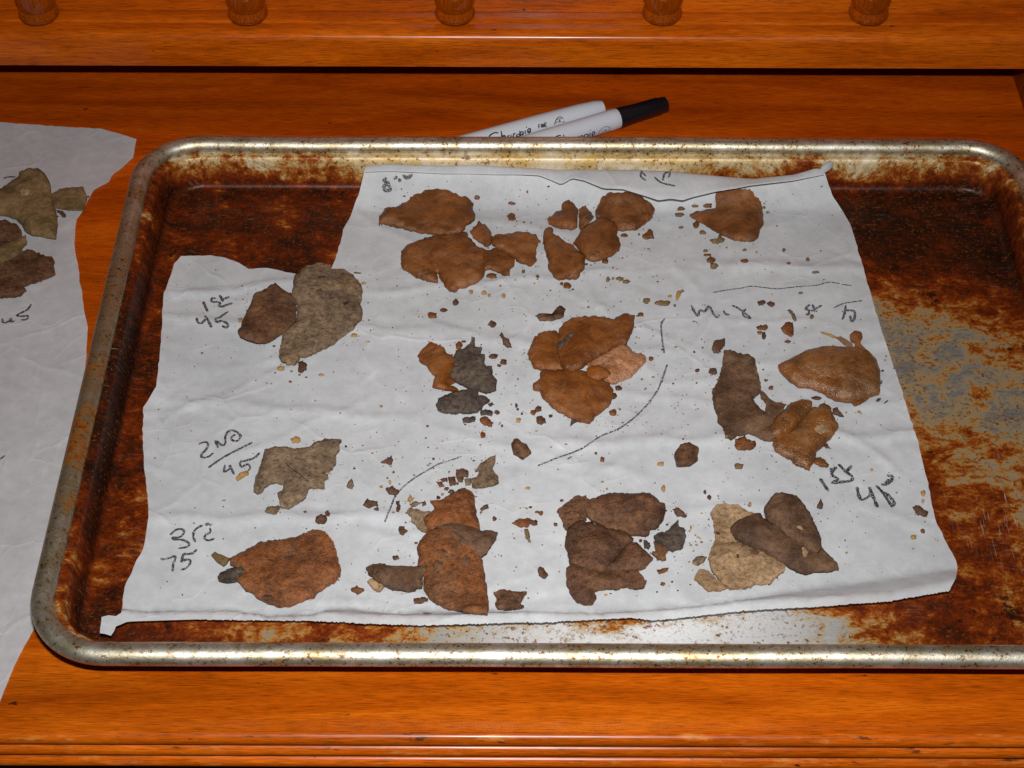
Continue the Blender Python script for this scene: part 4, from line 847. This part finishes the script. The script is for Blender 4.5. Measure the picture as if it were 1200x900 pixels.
me = mesh('crumb_dust', V, Fc); dust = link('crumb_dust', me, mats); me.polygons.foreach_set('material_index', MI)
dust['kind'] = 'stuff'; tag(dust, 'fine brown crumb dust sprinkled over the parchment sheet', 'crumbs')

# ------------------------------------------------------------------ two marker pens behind the tray
def pen(label, tip_px, tail_px, cap_first, prints, zc=0.0058):
    a, b = hz(*tip_px, zc), hz(*tail_px, zc); d = (b-a).normalized()
    if cap_first == 'long': a = b-d*0.137
    root = thing('marker_pen', label, 'pen', (a.x, a.y, 0), 'two white marker pens behind the tray')
    q = d.to_track_quat('Z', 'Y').to_matrix().to_4x4(); M = Matrix.Translation(a) @ q
    def lt(name, prof, mat, parent):
        o = lathe(name, prof, mat, None); o.data.transform(Matrix.Translation(-Vector((a.x, a.y, 0))) @ M); o.parent = parent; return o
    # along the axis: cap end at 0, barrel end at 0.137
    cap = lt('cap', [(0.0030, 0.0), (0.0040, 0.0006), (0.0043, 0.002), (0.0043, 0.0045), (0.0048, 0.0052), (0.0050, 0.020), (0.00545, 0.026), (0.0056, 0.030)] if cap_first == 'short' else
             [(0.0030, 0.0), (0.0040, 0.0006), (0.0044, 0.002), (0.0046, 0.0045), (0.0050, 0.0052), (0.0053, 0.030), (0.0056, 0.046)], M_penblack, root)
    c0 = 0.030 if cap_first == 'short' else 0.046
    barrel = lt('barrel', [(0.0050, c0-0.001), (0.0055, c0+0.0003), (0.0057, c0+0.004), (0.0057, 0.100), (0.0054, 0.122), (0.0049, 0.132), (0.0040, 0.1362), (0.0022, 0.137)], M_penwhite, root)
    bpy.context.view_layer.update()
    bv = bvh_of(barrel)
    for nm, st, wd, mt, lb in prints:
        o = ribbons(nm, st, wd, [bv], mt, None, off=0.00006, label=lb)
        o.data.transform(Matrix.Translation(-Vector((a.x, a.y, 0)))); o.parent = barrel
    return root
# the near pen: cap at the right; the far pen: cap at the left, hidden behind the rim
K1 = (640, 110, 10); K0 = (560, 110, 10)
pen('white marker pen with black cap at its right end, nearer the tray', (781, 121.5), (532, 196), 'short', [
    ('lettering', S(640, 110, 10, '178 492 150 488 112 505 104 520 140 530 182 536 178 560 120 575', '205 470 208 520 206 560', '206 530 240 515 250 550', '290 520 270 545 300 545 305 510', '345 500 340 545', '345 520 375 495', '390 490 382 550', '392 495 425 488 428 512 395 520', '450 472 444 530', '452 478 485 470 488 496 455 505', '512 450 512 498', '518 420 520 428', '535 478 566 462 556 440 536 462 544 492 572 480'), 1.3, M_penink, 'brand name in black script'),
    ('emblem', S(640, 110, 10, '610 470 640 420 690 385 740 392 748 420', '650 460 665 425', '680 450 690 415 712 440', '720 440 735 412', '625 470 700 440 752 428'), 0.8, M_peninkg, None)])
pen('white marker pen with its rounded end showing, behind the black-capped pen', (452, 196), (707.5, 126), 'long', [
    ('lettering', S(560, 110, 10, '245 460 200 455 150 480 135 505 180 520 240 520 225 560 150 580', '270 432 280 480 278 540', '280 500 315 490 322 530', '370 480 345 505 385 510 388 475', '418 460 412 510', '418 475 440 458', '455 470 452 540', '458 480 485 470 488 495 460 500', '490 430 500 510', '495 450 525 445 528 470 500 478', '552 425 556 470', '568 385 570 397', '585 440 615 430 606 405 582 425 590 455 622 440'), 1.5, M_penink, 'brand name in black script'),
    ('lettering', S(560, 110, 10, '708 362 715 405', '708 362 730 356', '712 382 728 378', '740 356 746 398', '755 396 750 352 775 390 770 346', '790 388 784 344 808 338', '788 365 804 361', '790 388 814 383'), 1.1, M_penink, 'the word FINE'),
    ('emblem', S(560, 110, 10, '895 365 920 300 950 272 985 275 1000 300', '915 345 935 318', '950 345 955 310 975 335', '985 335 1020 320', '925 300 980 290'), 0.9, M_penink, None)])
